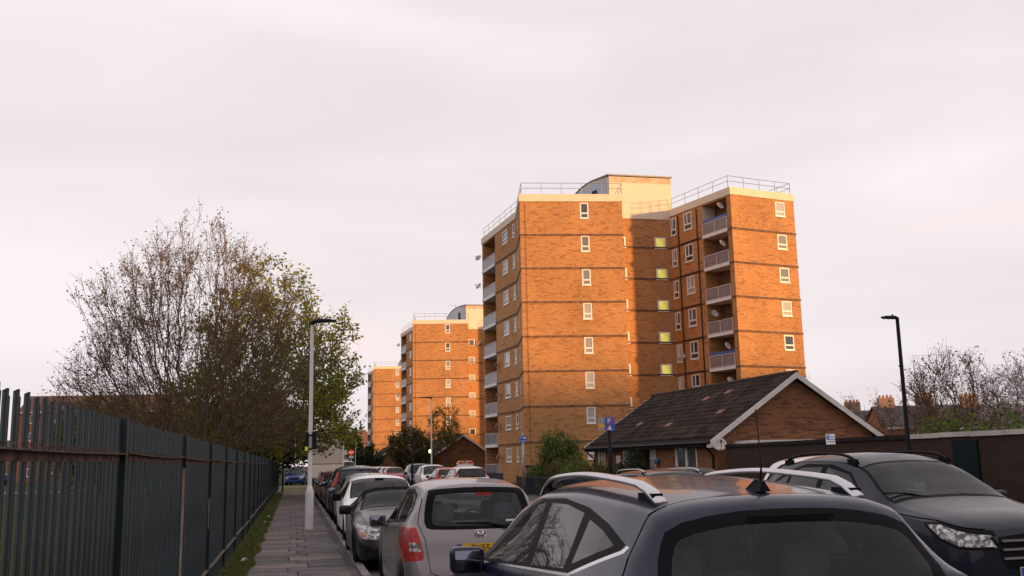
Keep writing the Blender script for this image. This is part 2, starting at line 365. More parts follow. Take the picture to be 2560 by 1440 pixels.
def dish_mesh():
    b=MB(); b.lathe([(.0,.0),(.14,.012),(.26,.05),(.34,.10),(.335,.105),(.25,.062),(.13,.026),(0,.016)],k=18); d=b.mesh('dish',True)
    a=MB(); a.path([(0,-.30,.09),(0,-.34,.25),(0,-.10,.46)],.014); a.box(-.035,.035,-.13,-.05,.42,.52); a.path([(0,0,0),(0,0,-.10),(0,.0,-.22)],.025); return d,a.mesh('lnb_arm')
_dd,_da=dish_mesh(); _dd.materials.append(MT['dish']); _da.materials.append(MT['metal_dark'])
def dish(loc,rz,label,sc=1.0,tilt=62,group='satellite dishes fixed to the tower blocks'):
    o=empty('satellite_dish',loc,rz); o.scale=(sc,)*3; d=mobj('reflector',_dd,None,o); a=mobj('lnb_arm',_da,None,o)
    for x in(d,a): x.rotation_euler=(R(tilt),0,0)
    return tag(o,label,'satellite dish',group)
# ------------------------------------------------------------------ tower block
O=Vector((17.13,73.54,0))
def rel(x,y): return (x-O.x,y-O.y)
pA,pB,pC,pK,pM,pN=rel(17.13,73.54),rel(25.29,72.43),rel(25.9,76.81),rel(31.02,76.79),rel(33.08,69.06),rel(39.25,70.45)
pN2,pQ,pE2,pE,pJ=rel(36.3,81.9),rel(34.5,93),rel(26.5,91.5),rel(17.08,89.43),rel(18.05,79.0)
outline=[pA,pB,pC,pK,pM,pN,pN2,pQ,pE2,pE,pJ]
ZT=22.04; HP=.60
mat('ledge',(.36,.24,.16),.9,var=.25,scale=2)
def make_tower():
    T=empty('tower_block',O)
    F={n:Face(a,b_) for n,a,b_ in (('AB',pA,pB),('BC',pB,pC),('CK',pC,pK),('KM',pK,pM),('MN',pM,pN),('NN',pN,pN2),('NQ',pN2,pQ),('QE',pQ,pE2),('EE',pE2,pE),('EJ',pE,pJ),('JA',pJ,pA))}
    ks=range(8)
    def holes(t0,t1,zt,zb,ss=ks): return [(t0,t1,zb-ST*k,zt-ST*k) for k in ss]
    LE=F['EJ'].L
    bal_KM=[(4.42,7.48,ZT-ST*(k+1)+.05,ZT-ST*k-.12,1.35) for k in ks]; bal_EJ=[(.35,4.2,ZT-ST*(k+1)+.05,ZT-ST*k-.12,1.35) for k in ks]
    H={'AB':holes(4.82,5.52,21.95,20.65),'CK':holes(3.7,4.72,20.24,19.29,range(7))+holes(.12,1.12,20.24,19.29,range(7)),
       'KM':holes(.12,.86,21.84,20.32)+holes(1.93,3.02,21.88,20.39)+bal_KM,'MN':holes(4.42,5.40,21.87,20.66),
       'EJ':holes(LE-4.0,LE-2.5,21.75,20.55)+holes(LE-1.1,LE-.5,21.75,20.55)+bal_EJ,'JA':holes(1.0,1.8,21.75,20.55),'BC':holes(1.4,2.6,21.75,20.5)}
    for i,(n,f) in enumerate(F.items()):
        b=MB(); f.wall(b,-.05,ZT,H.get(n,[]),uo=i*3.3); b.build('wall',MT['brick'],T)
    add_windows(T,F['AB'],4.82,5.52,21.95,20.65,'top',ks)
    add_windows(T,F['CK'],3.7,4.72,20.24,19.29,'sash',range(7),pane='lit_pane'); add_windows(T,F['CK'],.12,1.12,20.24,19.29,'sash',range(7))
    add_windows(T,F['KM'],.12,.86,21.84,20.32,'two',ks); add_windows(T,F['KM'],1.93,3.02,21.88,20.39,'two',ks)
    add_windows(T,F['MN'],4.42,5.40,21.87,20.66,'top',ks)
    add_windows(T,F['EJ'],LE-4.0,LE-2.5,21.75,20.55,'top',ks); add_windows(T,F['EJ'],LE-1.1,LE-.5,21.75,20.55,'top',ks)
    add_windows(T,F['JA'],1.0,1.8,21.75,20.55,'top',ks); add_windows(T,F['BC'],1.4,2.6,21.75,20.5,'top',ks)
    # projecting window boxes on the flank that shows only edge-on
    # string courses
    for n,spans in (('AB',[(0,None)]),('BC',[(0,None)]),('CK',[(0,None)]),('KM',[(0,4.4),(7.5,None)]),('MN',[(0,None)]),('EJ',[(4.22,None),(0,.33)]),('JA',[(0,None)]),('NN',[(0,None)])):
        for a,c in spans:
            b=MB(); F[n].box(b,a-(.03 if a==0 else 0),(F[n].L if c is None else c)+.0,-.10,.05,-.02,.045)
            me=b.mesh('string_course'); me.materials.append(MT['band'])
            b=MB(); F[n].box(b,a-(.03 if a==0 else 0),F[n].L if c is None else c,.05,.085,-.02,.06); m2=b.mesh('ledge'); m2.materials.append(MT['ledge'])
            for k in range(1,8): o_=mobj('string_course',me,None,T,(0,0,ZT-ST*k)); mobj('ledge',m2,None,o_)
    # parapet, roof
    b=MB(); n=len(outline); cx=sum(p[0] for p in outline)/n; cy=sum(p[1] for p in outline)/n
    for nm,f in F.items():
        if nm=='CK': continue
        f.box(b,-.06,f.L+.06,ZT,ZT+HP,-.25,.06)
    b.build('parapet',MT['cream'],T)
    b=MB(); b.face([(x,y,ZT+.2) for x,y in outline]); b.build('roof',MT['felt'],T)
    # rainwater pipes
    for f,t,z0 in (('KM',3.75,0),('KM',1.25,0),('AB',.42,0)):
        b=MB(); p=F[f].P(t,0,.07); b.tube(p,(p[0],p[1],ZT-.15),.045 if f!='AB' else .012,k=6); b.build('downpipe',MT['metal_dark'],T)
    b=MB(); fk=F['KM']
    for k in range(7):
        z=ZT-ST*(k+1)+.02; fk.box(b,1.15,3.7,z-.04,z+.03,.045,.10)
    b.build('waste_pipes',MT['metal_dark'],T)
    # balconies
    for f,t0,t1 in ((F['KM'],4.42,7.48),(F['EJ'],.35,4.2)):
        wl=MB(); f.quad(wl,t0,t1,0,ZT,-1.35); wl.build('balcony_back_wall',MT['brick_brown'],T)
        sm=MB(); f.box(sm,t0-.02,t1+.02,-.17,.07,-1.34,.10); sme=sm.mesh('balcony'); sme.materials.append(MT['slab_white'])
        pm=MB(); f.box(pm,t0+.06,(t0+t1)/2-.03,.16,.98,.02,.045); f.box(pm,(t0+t1)/2+.03,t1-.06,.16,.98,.02,.045); pme=pm.mesh('panel'); pme.materials.append(MT['panel_grey'])
        rm=MB(); f.box(rm,t0+.02,t1-.02,1.02,1.07,.01,.06)
        for t in (t0+.02,(t0+t1)/2-.022,t1-.066): f.box(rm,t,t+.045,.05,1.02,.01,.055)
        f.box(rm,t0+.06,t1-.06,.11,.15,.015,.05); rme=rm.mesh('handrail'); rme.materials.append(MT['rail_white'])
        dm=MB(); f.box(dm,t1-1.5,t1-.1,.06,2.2,-1.33,-1.27); dme=dm.mesh('balcony_window'); dme.materials.append(MT['upvc'])
        dp=MB(); f.box(dp,t1-1.42,t1-.85,.2,2.1,-1.26,-1.25); f.box(dp,t1-.76,t1-.18,.2,2.1,-1.26,-1.25); dpe=dp.mesh('pane'); dpe.materials.append(MT['window_glass'])
        for k in range(8):
            z=ZT-ST*(k+1)
            s_=mobj('balcony',sme,None,T,(0,0,z)); mobj('panel',pme,None,s_); mobj('handrail',rme,None,s_)
            d_=mobj('balcony_window',dme,None,T,(0,0,z)); mobj('pane',dpe,None,d_)
    f=F['KM']; b=MB(); f.box(b,4.425,4.46,ZT-ST+.06,ZT-.13,-1.3,-.02); b.build('balcony_side_panel',MT['cream'],T)
    for k,tz in ((0,1.25),(4,1.18)):
        b=MB(); z=ZT-ST*(k+1); f.box(b,4.45,7.45,z+1.09,z+1.30,.0,.05); b.build('balcony_screen',MT['blue_paint'],T)
    # plant room with a curved back
    prof=[(0,21.8),(0,25.45),(1.6,25.55)]+[(1.6+4.2*math.sin(a),22.3+3.25*math.cos(a)) for a in np.linspace(.12,math.pi/2,12)]+[(5.8,21.8)]
    x0,x1=25.72-O.x,31.3-O.x; y0=76.80-.06-O.y
    b=MB(); b.prism(prof,lambda u,v,d:(x0+(x1-x0)*d-.42*u,y0+u,v),1,0); b.build('plant_room',MT['cream'],T)
    b=MB(); 
    for i in range(2,len(prof)-2):
        (u,v),(u2,v2)=prof[i],prof[i+1]
        b.face([(x0-.1-.42*u,y0+u,v+.06),(x1+.1-.42*u,y0+u,v+.06),(x1+.1-.42*u2,y0+u2,v2+.06),(x0-.1-.42*u2,y0+u2,v2+.06)][::-1])
    b.hexa([(x0-.1,y0-.12,25.5),(x1+.1,y0-.12,25.5),(x1+.1-.7,y0+1.7,25.5),(x0-.1-.7,y0+1.7,25.5),(x0-.1,y0-.12,25.62),(x1+.1,y0-.12,25.62),(x1+.1-.7,y0+1.7,25.62),(x0-.1-.7,y0+1.7,25.62)])
    b.build('curved_roof',MT['curved_roof'],T)
    b=MB(); b.box(x0+.02,x1-.02,y0-.012,y0-.006,24.95,25.42); b.build('stain',MT['stain'],T)
    gp=[(u,v) for u,v in [(.35,22.7),(.35,25.2),(1.6,25.3)]+[(1.6+3.7*math.sin(a),22.7+2.6*math.cos(a)) for a in np.linspace(.15,1.5,8)]]
    b=MB(); b.prism(gp,lambda u,v,d:(x0+d-.42*u,y0+u,v),-.02,-.05); b.build('end_glazing',MT['pale_glass'],T)
    b=MB(); b.hexa([(x0-.10-.59,y0+1.4,22.8),(x0-.06-.59,y0+1.4,22.8),(x0-.06-.84,y0+2.0,22.8),(x0-.10-.84,y0+2.0,22.8),(x0-.10-.59,y0+1.4,24.6),(x0-.06-.59,y0+1.4,24.6),(x0-.06-.84,y0+2.0,24.6),(x0-.10-.84,y0+2.0,24.6)]); b.build('plant_door',MT['metal_dark'],T)
    zr=ZT+HP
    for pts in ([pE,pJ,pA,pB,(pB[0]+.5,pB[1]+3)],[(pK[0]+.2,pK[1]-.4),pM,pN,(pN[0]-1.5,pN[1]+6)]):
        b=MB(); railing(b,[(x*.985+cx*.015,y*.985+cy*.015,zr) for x,y in pts]); b.build('roof_railing',MT['metal_grey'],T)
    return T,F
tower,TF=make_tower()
tag(tower,'nearest eight storey orange brick tower block with cream parapet beside the gabled bungalow','tower block','row of matching tower blocks')
t2=copy_tree(tower); t2.location=O+Vector((-.35,70,0)); tag(t2,'middle orange brick tower block, between the nearest tower and the farthest one')
t3=copy_tree(tower); t3.location=O+Vector((-.7,140,0)); tag(t3,'farthest orange brick tower block in the row, beyond the middle one')
def fpos(F,t,z,d): p=F.P(t,z,d); return Vector((p[0]+O.x,p[1]+O.y,z))
names=['top','second','third','fourth','fifth','sixth','seventh','eighth']
for k,(t,rz) in {0:(7.0,200),1:(7.0,205),3:(5.6,190),4:(6.9,210),5:(7.0,200)}.items():
    p=fpos(TF['KM'],t,ZT-ST*k-.75-(.35 if k else 0),.25); dish(p,R(rz-180),f'pale satellite dish on the {names[k]} balcony down of the nearest tower block, right wing',.95)
for k in (0,1,3,4,5,6,7):
    if k in (0,1,3): p=fpos(TF['EJ'],.05,ZT-ST*k-1.35,.35)
    else: p=fpos(TF['EJ'],5.0+.35*(k%2),ZT-ST*k-1.1,.32)
    dish(p,R(-50-12*k),f'grey satellite dish on the road-side wing of the nearest tower, {names[k]} storey down',.95)
for k in (0,3):
    p=fpos(TF['EJ'],.1,ZT-ST*k-1.3,.35)+Vector((-.35,70,0)); dish(p,R(-60),f'grey satellite dish on the road-side wing of the middle tower, {names[k]} storey down')
    p=fpos(TF['EJ'],.1,ZT-ST*k-1.3,.35)+Vector((-.7,140,0)); dish(p,R(-60),f'grey satellite dish on the road-side wing of the farthest tower, {names[k]} storey down')
p=fpos(TF['KM'],1.3,ZT-ST*4-1.25,.3); dish(p,R(20),'dark satellite dish beside the narrow windows of the nearest tower',.8)
# aerial mast on the middle tower
b=MB(); b.tube((0,0,0),(0,0,3.2),.03,k=6); b.tube((-1.0,0,3.1),(.15,0,3.1),.015,k=5); b.tube((-.9,-.25,3.1),(-.9,.25,3.1),.012,k=5); b.tube((-.5,-.2,3.1),(-.5,.2,3.1),.012,k=5)
tag(b.build('aerial_mast',MT['metal_grey'],None,False,(23.6,146,ZT+.2)),'thin television aerial mast on the roof of the middle tower','aerial')

# ------------------------------------------------------------------ bungalow
mat('roof_tile',(.058,.040,.036),.9,var=.4,scale=1.6,bump=.2,spec=.2,c2=(.105,.075,.055),lo=.4,hi=.72)
mat('tile_odd',(.22,.10,.07),.8,var=.2)
mat('bargeboard',(.60,.57,.55),.5,var=.1,scale=2)
mat('soffit',(.022,.018,.018),.9,var=.2,spec=.1)
mat('door_dark',(.05,.045,.05),.4,var=.2)
def roof_tiles(W2,LEN,rise,over,skip):
    """courses of profiled tiles on both slopes (u along the ridge)"""
    V=[];Fq=[]; sl=math.hypot(W2,rise); ang=math.atan2(rise,W2); n=int(sl/.30); 
    for side in (-1,1):
        for i in range(n):
            s0=sl-i*.30; s1=sl-(i+1)*.30-.03
            ku=int(LEN/.30)
            for j in range(ku):
                for h in range(2):
                    u0=j*.30+h*.15; u1=u0+.148; lift=.030+(.014 if h else 0)
                    def pt(s,u,l): 
                        x=W2-s*math.cos(ang); z=s*math.sin(ang)   # s measured up the slope from eave
                        return (side*(x)-side*l*-math.sin(ang), u, z+l*math.cos(ang))
                    k=len(V); j0=rnd.uniform(-.004,.004)
                    V+= [pt(s1,u0,lift+.022+j0),pt(s1,u1,lift+.022+j0),pt(s0,u1,lift-.008),pt(s0,u0,lift-.008),pt(s1,u0,lift-.012),pt(s1,u1,lift-.012)]
                    q=[(k,k+1,k+2,k+3),(k+4,k+5,k+1,k)]
                    Fq+= q if side>0 else [f[::-1] for f in q]
    return np_mesh('roof_tiles',V,Fq)
BW=3.12; BL=11.8; EZ=2.43; RISE=2.1
def make_bungalow():
    # local: gable centre at the origin, house runs to +y, eaves at x = +-3.5
    T=empty('bungalow',(17.22,31.9,0),R(3.6))
    # walls
    f_front=Face((-BW,0),(BW,0)); b=MB(); f_front.wall(b,-.05,EZ,())
    b.face([(-BW,0,EZ),(BW,0,EZ),(0,0,EZ+RISE-.09)],[(0,EZ),(2*BW,EZ),(BW,EZ+RISE)]); b.build('gable_wall',MT['brick_brown'],T)
    fl=Face((-BW,BL),(-BW,0)); WIN=[(.45,1.35,1.0,2.2),(8.5,10.3,1.0,2.2)]; 
    b=MB(); fl.wall(b,-.05,EZ,[WIN[0],WIN[1],(4.2,6.2,-.04,2.2,.9)]); b.build('front_wall',MT['brick_brown'],T)
    for t0,t1,z0,z1 in WIN:
        fm,pm=win_mesh(fl,t0,t1,z0,z1,'mull'); wd=mobj('window',fm,MT['upvc'],T); mobj('pane',pm,MT['window_glass'],wd)
    b=MB(); fl.quad(b,4.2,6.2,-.05,2.2,-.9); b.build('porch_back',MT['brick_brown'],T)
    b=MB(); fl.box(b,4.9,5.8,0,2.05,-.89,-.84); d=b.build('door',MT['door_dark'],T); b=MB(); fl.box(b,5.1,5.6,1.1,1.9,-.835,-.83); b.build('pane',MT['window_glass'],d)
    b=MB(); Face((BW,0),(BW,BL)).wall(b,-.05,EZ); b.build('back_wall',MT['brick_brown'],T)
    b=MB(); Face((BW,BL),(-BW,BL)).wall(b,-.05,EZ); b.face([(BW,BL,EZ),(-BW,BL,EZ),(0,BL,EZ+RISE-.09)],[(0,0),(6.7,0),(3.3,2)]); b.build('far_gable',MT['brick_brown'],T)
    # roof deck + tiles
    W2=BW+.35; rise=RISE*W2/BW; z0=EZ-.2
    b=MB()
    for s in(-1,1): b.hexa([(s*W2,-.3,z0-.03),(0,-.3,z0+rise-.03),(0,BL+.3,z0+rise-.03),(s*W2,BL+.3,z0-.03),(s*W2,-.3,z0+.01),(0,-.3,z0+rise+.01),(0,BL+.3,z0+rise+.01),(s*W2,BL+.3,z0+.01)])
    rf=b.build('roof',MT['soffit'],T)
    me=roof_tiles(W2,BL+.6,rise,.3,0); o=mobj('roof_tiles',me,MT['roof_tile'],rf,(0,-.3,z0)); tag(o,kind='stuff')
    b=MB(); ang=math.atan2(rise,W2)
    for (u,i) in ((1.6,5),(4.6,9),(5.0,3),(8.4,4),(3.2,10)):
        s=.25+.30*i; x=-W2+s*math.cos(ang); zc=z0+s*math.sin(ang)
        dx,dz=.28*math.cos(ang),.28*math.sin(ang); l=.066
        b.face([(x-l*.5,u,zc+l),(x-l*.5,u+.45,zc+l),(x-l*.5+dx,u+.45,zc+l+dz),(x-l*.5+dx,u,zc+l+dz)][::-1])
    b.build('slipped_tiles',MT['tile_odd'],rf)
    rd=MB(); rd.lathe([(.0,0),(.10,0),(.11,.44),(.0,.44)],axis='y',k=10); rm=rd.mesh('ridge_tile',True); rm.materials.append(MT['roof_tile'])
    for i in range(28): mobj('ridge_tile',rm,None,rf,(0,-.3+i*.44,z0+rise+.02+rnd.uniform(-.008,.008)))
    # bargeboards and fascia
    for yy in (-.34,BL+.30):
        b=MB()
        for s in(-1,1):
            p=[(s*(W2+.02),yy,z0-.16),(0,yy,z0+rise-.16),(0,yy+.04,z0+rise-.16),(s*(W2+.02),yy+.04,z0-.16)]; b.hexa(p+[(x,y,z+.20) for x,y,z in p] if s<0 else [p[1],p[0],p[3],p[2]]+[(x,y,z+.20) for x,y,z in (p[1],p[0],p[3],p[2])])
        b.build('bargeboard',MT['bargeboard'],T)
    b=MB(); b.box(-W2-.03,-BW+.0,-.345,-.05,z0-.20,z0-.06); b.box(BW,W2+.03,-.345,-.05,z0-.20,z0-.06); b.build('box_end',MT['bargeboard'],T)
    b=MB(); b.box(-W2-.02,-W2+.02,-.28,BL+.28,z0-.16,z0-.0); b.box(-W2,-BW,-.04,BL+.25,z0-.17,z0-.14); b.build('fascia',MT['soffit'],T)
    b=MB(); b.path([(-W2-.07,BL+.35,z0-.03),(-W2-.07,-.3,z0-.03)],.042,k=8); gt=b.build('gutter',MT['black_paint'],T)
    b=MB(); b.path([(-W2-.07,BL-.2,z0-.05),(-W2-.02,BL-.2,z0-.25),(-BW-.07,BL-.2,z0-.5),(-BW-.07,BL-.2,0)],.04,k=8); b.path([(-W2-.07,.15,z0-.05),(-BW-.07,.15,z0-.45),(-BW-.07,.15,0)],.04,k=8); b.build('downpipe',MT['black_paint'],T)
    # white trellises beside the porch
    for t in (3.55,6.3):
        b=MB()
        for i in range(4): fl.box(b,t+.16*i,t+.16*i+.035,.1,2.1,.02,.045)
        for i in range(7): fl.box(b,t,t+.515,.25+.29*i,.285+.29*i,.045,.06)
        b.build('trellis',MT['upvc'],T)
    b=MB(); fl.box(b,2.75,3.15,1.55,1.85,.005,.03); np_=b.build('house_number_plate',MT['upvc'],T)
    b=MB(); fl.box(b,2.88,2.91,1.6,1.8,.03,.034); fl.box(b,2.99,3.02,1.6,1.8,.03,.034); b.build('numeral',MT['black_paint'],np_)
    return T,fl
bung,BF=make_bungalow(); tag(bung,'brown brick bungalow with dark tiled gable roof in front of the nearest tower','bungalow','bungalows at the feet of the towers')
b2=copy_tree(bung); b2.location=Vector((17.1,101.9,0)); tag(b2,'brown brick bungalow with dark gable roof beside the middle tower')
b3=copy_tree(bung); b3.location=Vector((16.8,171.9,0)); tag(b3,'small far bungalow with dark gable roof at the foot of the farthest tower')
# ------------------------------------------------------------------ trees and plants
def leaf_mat(name,a,b,tr=.35):
    g=NG(name); gi=g.n('ShaderNodeNewGeometry').outputs['Random Per Island']; c=g.mix(gi,c4(a),c4(b))
    d=g.n('ShaderNodeBsdfPrincipled',{'Base Color':c,'Roughness':.65,'Specular IOR Level':.25}).outputs[0]; t=g.n('ShaderNodeBsdfTranslucent',{'Color':c}).outputs[0]
    return g.out(g.n('ShaderNodeMixShader',{0:tr,1:d,2:t}).outputs[0])
leaf_mat('leaf_bud',(.10,.075,.035),(.17,.16,.05)); leaf_mat('leaf_green',(.13,.15,.022),(.36,.36,.06),.5); leaf_mat('leaf_yellow',(.11,.10,.02),(.20,.15,.035))
leaf_mat('leaf_dark',(.012,.025,.012),(.035,.055,.02),.15); leaf_mat('leaf_bush',(.05,.10,.022),(.19,.24,.045),.5); leaf_mat('leaf_hedge',(.045,.05,.015),(.16,.115,.04)); leaf_mat('blossom',(.52,.42,.41),(.74,.63,.61))
leaf_mat('leaf_dry',(.11,.065,.03),(.20,.13,.06))
mat('bark',(.055,.038,.030),.95,var=.35,scale=6,stretch=(1,1,.25),bump=.4)
mat('bark_red',(.125,.072,.056),.9,var=.3,scale=6)
def grow(base,targets,trunk,bf=.5,seg=.45,jit=.06,gen=rng):
    P=[np.array(base,float)]; par=[-1]; pl=[0.]
    for t in trunk: P.append(np.array(t,float)); par.append(len(P)-2); pl.append(pl[-1]+np.linalg.norm(P[-1]-P[-2]))
    cap=60000; A=np.zeros((cap,3)); L=np.zeros(cap); n=len(P); A[:n]=P; L[:n]=pl; par+= [0]*0; par=list(par)
    tg=np.asarray(targets); order=np.argsort(np.linalg.norm(tg-A[n-1],axis=1)+gen.random(len(tg))*1.0)
    tips=[]
    for i in order:
        t=tg[i]; d=np.linalg.norm(A[:n]-t,axis=1); c=d+bf*L[:n]; c[0]+=50
        j=int(np.argmin(c)); dist=d[j]; m=max(1,int(dist/seg)); prev=j; a=A[j].copy()
        bow=np.array([0,0,-.10*dist])*gen.random()
        for q in range(1,m+1):
            f=q/m; p=a+(t-a)*f+bow*4*f*(1-f)+(gen.normal(size=3)*jit*seg*2 if q<m else 0)
            A[n]=p; L[n]=L[prev]+np.linalg.norm(p-A[prev]); par.append(prev); prev=n; n+=1
        tips.append(prev)
    return A[:n].copy(),np.array(par),tips
def tree_mesh(A,par,tips,r_tip,expo,rmax,twigs,tw_len,gen=rng,k=4,up=.35):
    n=len(A); ch=np.zeros(n); w_=np.zeros(n)
    kids=np.zeros(n,int)
    for i in range(1,n): kids[par[i]]+=1
    area=np.where(kids==0,r_tip**expo,0.)
    for i in range(n-1,0,-1): area[par[i]]+=area[i]
    rad=np.minimum(area**(1/expo),rmax)
    P0=A[par[1:]];P1=A[1:];R0=np.minimum(rad[par[1:]],rad[1:]*1.35);R1=rad[1:]
    # twigs
    T0=[];T1=[]
    src=np.array(tips)
    cen=A.mean(0)
    for q in range(twigs):
        b0=A[src]; d=A[src]-A[par[src]]; d/=np.linalg.norm(d,axis=1)[:,None]+1e-9
        dd=d+gen.normal(size=d.shape)*.65+np.array([0,0,up]); dd/=np.linalg.norm(dd,axis=1)[:,None]
        back=A[par[src]]; f=gen.random((len(src),1)); b0=b0*(1-f)+back*f
        T0.append(b0); T1.append(b0+dd*(tw_len*(.4+gen.random((len(src),1)))))
    T0=np.concatenate(T0);T1=np.concatenate(T1)
    rt=np.full(len(T0),r_tip*.8)
    P0=np.concatenate([P0,T0]);P1=np.concatenate([P1,T1]);R0=np.concatenate([R0,rt]);R1=np.concatenate([R1,rt*.5])
    V,F=tubes(P0,P1,R0,R1,k)
    return V,F,T0,T1
def tubes(P0,P1,R0,R1,k):
    d=P1-P0; d/=np.linalg.norm(d,axis=1)[:,None]+1e-9
    ref=np.where(np.abs(d[:,2:3])<.9,np.array([[0,0,1.]]),np.array([[1.,0,0]])); a=np.cross(d,ref); a/=np.linalg.norm(a,axis=1)[:,None]; b=np.cross(d,a)
    th=np.arange(k)*2*np.pi/k; ring=a[:,None,:]*np.cos(th)[None,:,None]+b[:,None,:]*np.sin(th)[None,:,None]
    V=np.concatenate([P0[:,None]+ring*R0[:,None,None],P1[:,None]+ring*R1[:,None,None]],1).reshape(-1,3)
    i=np.arange(k); j=(i+1)%k; f=np.stack([i,j,k+j,k+i],1); F=(np.arange(len(P0))[:,None,None]*2*k+f[None]).reshape(-1,4)
    return V,F
def leaves(C,size,gen=rng,droop=0):
    n=len(C); a=gen.normal(size=(n,3)); a[:,2]*=.6; a/=np.linalg.norm(a,axis=1)[:,None]; b=np.cross(a,gen.normal(size=(n,3))); b/=np.linalg.norm(b,axis=1)[:,None]
    s=(size*(.6+.8*gen.random(n)))[:,None]
    V=np.stack([C,C+a*s*.5+b*s*.32,C+a*s,C+a*s*.5-b*s*.32],1).reshape(-1,3); return V,np.arange(4*n).reshape(-1,4)
def dome(n,prof,gen=rng,shell=.55):
    """points in a solid of revolution r(z); prof = [(z,r)...]"""
    zs=np.array([p[0] for p in prof]);rs=np.array([p[1] for p in prof]); zz=np.linspace(zs[0],zs[-1],200); wgt=np.interp(zz,zs,rs)**2; cdf=np.cumsum(wgt)/wgt.sum()
    z=np.interp(gen.random(n),cdf,zz); r=np.interp(z,zs,rs)*(gen.random(n)**(.5*shell)); lump=1+.10*np.sin(z*2.1+1)+.0; a=gen.random(n)*6.283
    r*=lump*(.92+.14*np.sin(3*a+z)+.08*np.sin(5*a-1.7*z))
    return np.stack([r*np.cos(a),r*np.sin(a),z],1)
def make_tree(name,loc,prof,n,label,leafm,nleaf,lsize,twigs=4,tw=.5,r_tip=.010,rmax=.3,trunk=None,bf=.5,barkm='bark',group=None,cat='tree',expo=2.25,seed=1,lspread=.08,squash=(1,1),leafz=None,seg=.45,kind_leaf=None):
    gen=np.random.default_rng(seed); T=dome(n,prof,gen); T[:,0]*=squash[0]; T[:,1]*=squash[1]
    trunk=trunk or [(0,0,.6),(.03,.02,1.2),(.02,-.03,1.8)]
    A,par,tips=grow((0,0,-.1),T,trunk,bf,seg,gen=gen)
    V,F,T0,T1=tree_mesh(A,par,tips,r_tip,expo,rmax,twigs,tw,gen)
    root=empty(name,loc); tag(root,label,cat,group)
    mobj('trunk',np_mesh('trunk',V,F,True),MT[barkm],root)
    if nleaf:
        idx=gen.integers(0,len(T0),nleaf)
        if leafz is not None:
            pr=np.clip(leafz(T1[idx]),0,1); idx=idx[gen.random(len(idx))<pr]
        f=gen.random((len(idx),1))**.6; C=T0[idx]*(1-f)+T1[idx]*f+gen.normal(size=(len(idx),3))*lspread
        LV,LF=leaves(C,lsize,gen); mobj('crown',np_mesh('crown',LV,LF),MT[leafm],root)
    return root
make_tree('budding_tree',(-4.5,46.5,0),[(2.5,4.0),(4.0,5.8),(5.4,6.1),(7.6,5.4),(10.3,4.1),(12.2,2.4),(13.3,.5)],1900,'large spreading tree with mostly bare reddish branches and small buds behind the fence','leaf_bud',20000,.10,twigs=5,tw=.75,r_tip=.0085,rmax=.26,
   trunk=[(0,0,.5),(.1,0,1.0),(0,.05,1.5),(.05,.1,2.1)],bf=.85,barkm='bark_red',seed=3,group='trees along the street',lspread=.07)
make_tree('maple_tree',(-1.3,55,0),[(2.4,3.6),(3.4,4.9),(5.0,5.2),(7.5,4.5),(10.2,3.3),(12.2,1.8),(13.2,.4)],760,'leafy bright green maple growing beside the larger bare-branched tree','leaf_green',26000,.19,twigs=5,tw=.8,r_tip=.014,rmax=.24,bf=.4,seed=5,group='trees along the street',lspread=.16)
make_tree('yellow_shrub_tree',(-13.4,76,0),[(.8,2.6),(2.5,3.6),(4.5,3.4),(6.0,2.2),(7.0,.5)],350,'low yellow green tree seen under the bare branches, in front of the brick flats','leaf_yellow',16000,.26,twigs=4,tw=.8,r_tip=.016,seed=8,group='trees along the street',lspread=.2)
make_tree('yellow_shrub_tree',(-7.5,66,0),[(.6,2.6),(2.2,4.2),(4.2,3.6),(5.6,1.2)],260,'olive green shrubby tree low behind the fence, beside the maple trunk','leaf_hedge',11000,.22,twigs=4,tw=.7,r_tip=.015,seed=9,group='trees along the street',lspread=.2)
make_tree('dark_street_tree',(-3.2,100,0),[(1.5,3.0),(3.5,5.5),(6,4.8),(8.6,1.5)],300,'dark dense tree past the end of the fence, across the side road','leaf_dark',14000,.35,twigs=4,tw=.9,r_tip=.018,seed=10,group='trees along the street',lspread=.25)
make_tree('dark_street_tree',(-9.0,108,0),[(1.0,4.0),(3.5,5.5),(6,4.4),(7.6,1.5)],300,'dark rounded tree across the side road, left of the parked blue car','leaf_dark',14000,.35,twigs=4,tw=.9,r_tip=.018,seed=11,group='trees along the street',lspread=.25)
def bush(name,loc,prof,n,label,leafm,nleaf,ls,cat='bush',group=None,seed=1,tw=.35,squash=(1,1),r_tip=.006,twigs=4,barkm='bark'):
    return make_tree(name,loc,prof,n,label,leafm,nleaf,ls,twigs=twigs,tw=tw,r_tip=r_tip,rmax=.06,trunk=[(0,0,.15),(.02,0,.3)],bf=.3,seed=seed,cat=cat,group=group,lspread=.06,squash=squash,seg=.25,barkm=barkm)
bush('round_bush',(12.75,47.5,0),[(.2,.8),(1.0,1.15),(1.9,1.15),(2.6,.8),(3.1,.3)],360,'bushy green shrub in front of the nearest tower, behind the blue railings','leaf_bush',8500,.115,seed=21,tw=.5)
bush('porch_bush',(13.15,37.3,0),[(.1,.5),(.8,.85),(1.5,.75),(2.0,.3)],160,'dark green shrub beside the bungalow porch trellis','leaf_dark',4200,.09,seed=22)
for i,(y_,h,nm) in enumerate(((38.4,1.0,'nearest the bungalow porch'),(41.4,1.15,'at the far corner of the bungalow'),(44.6,1.15,'in front of the round bush'),(47.8,1.0,'next to the grey sign post'))):
    bush('hedge_clump',(11.95,y_,0),[(.1,.8),(.6,1.0),(h+.2,.85),(h+.5,.2)],150,'bronze and green hedge clump behind the blue railings, '+nm,'leaf_hedge' if i%2==0 else 'leaf_bush',5200,.085,cat='hedge',group='hedge clumps behind the blue railings',seed=30+i,squash=(.75,1.5))
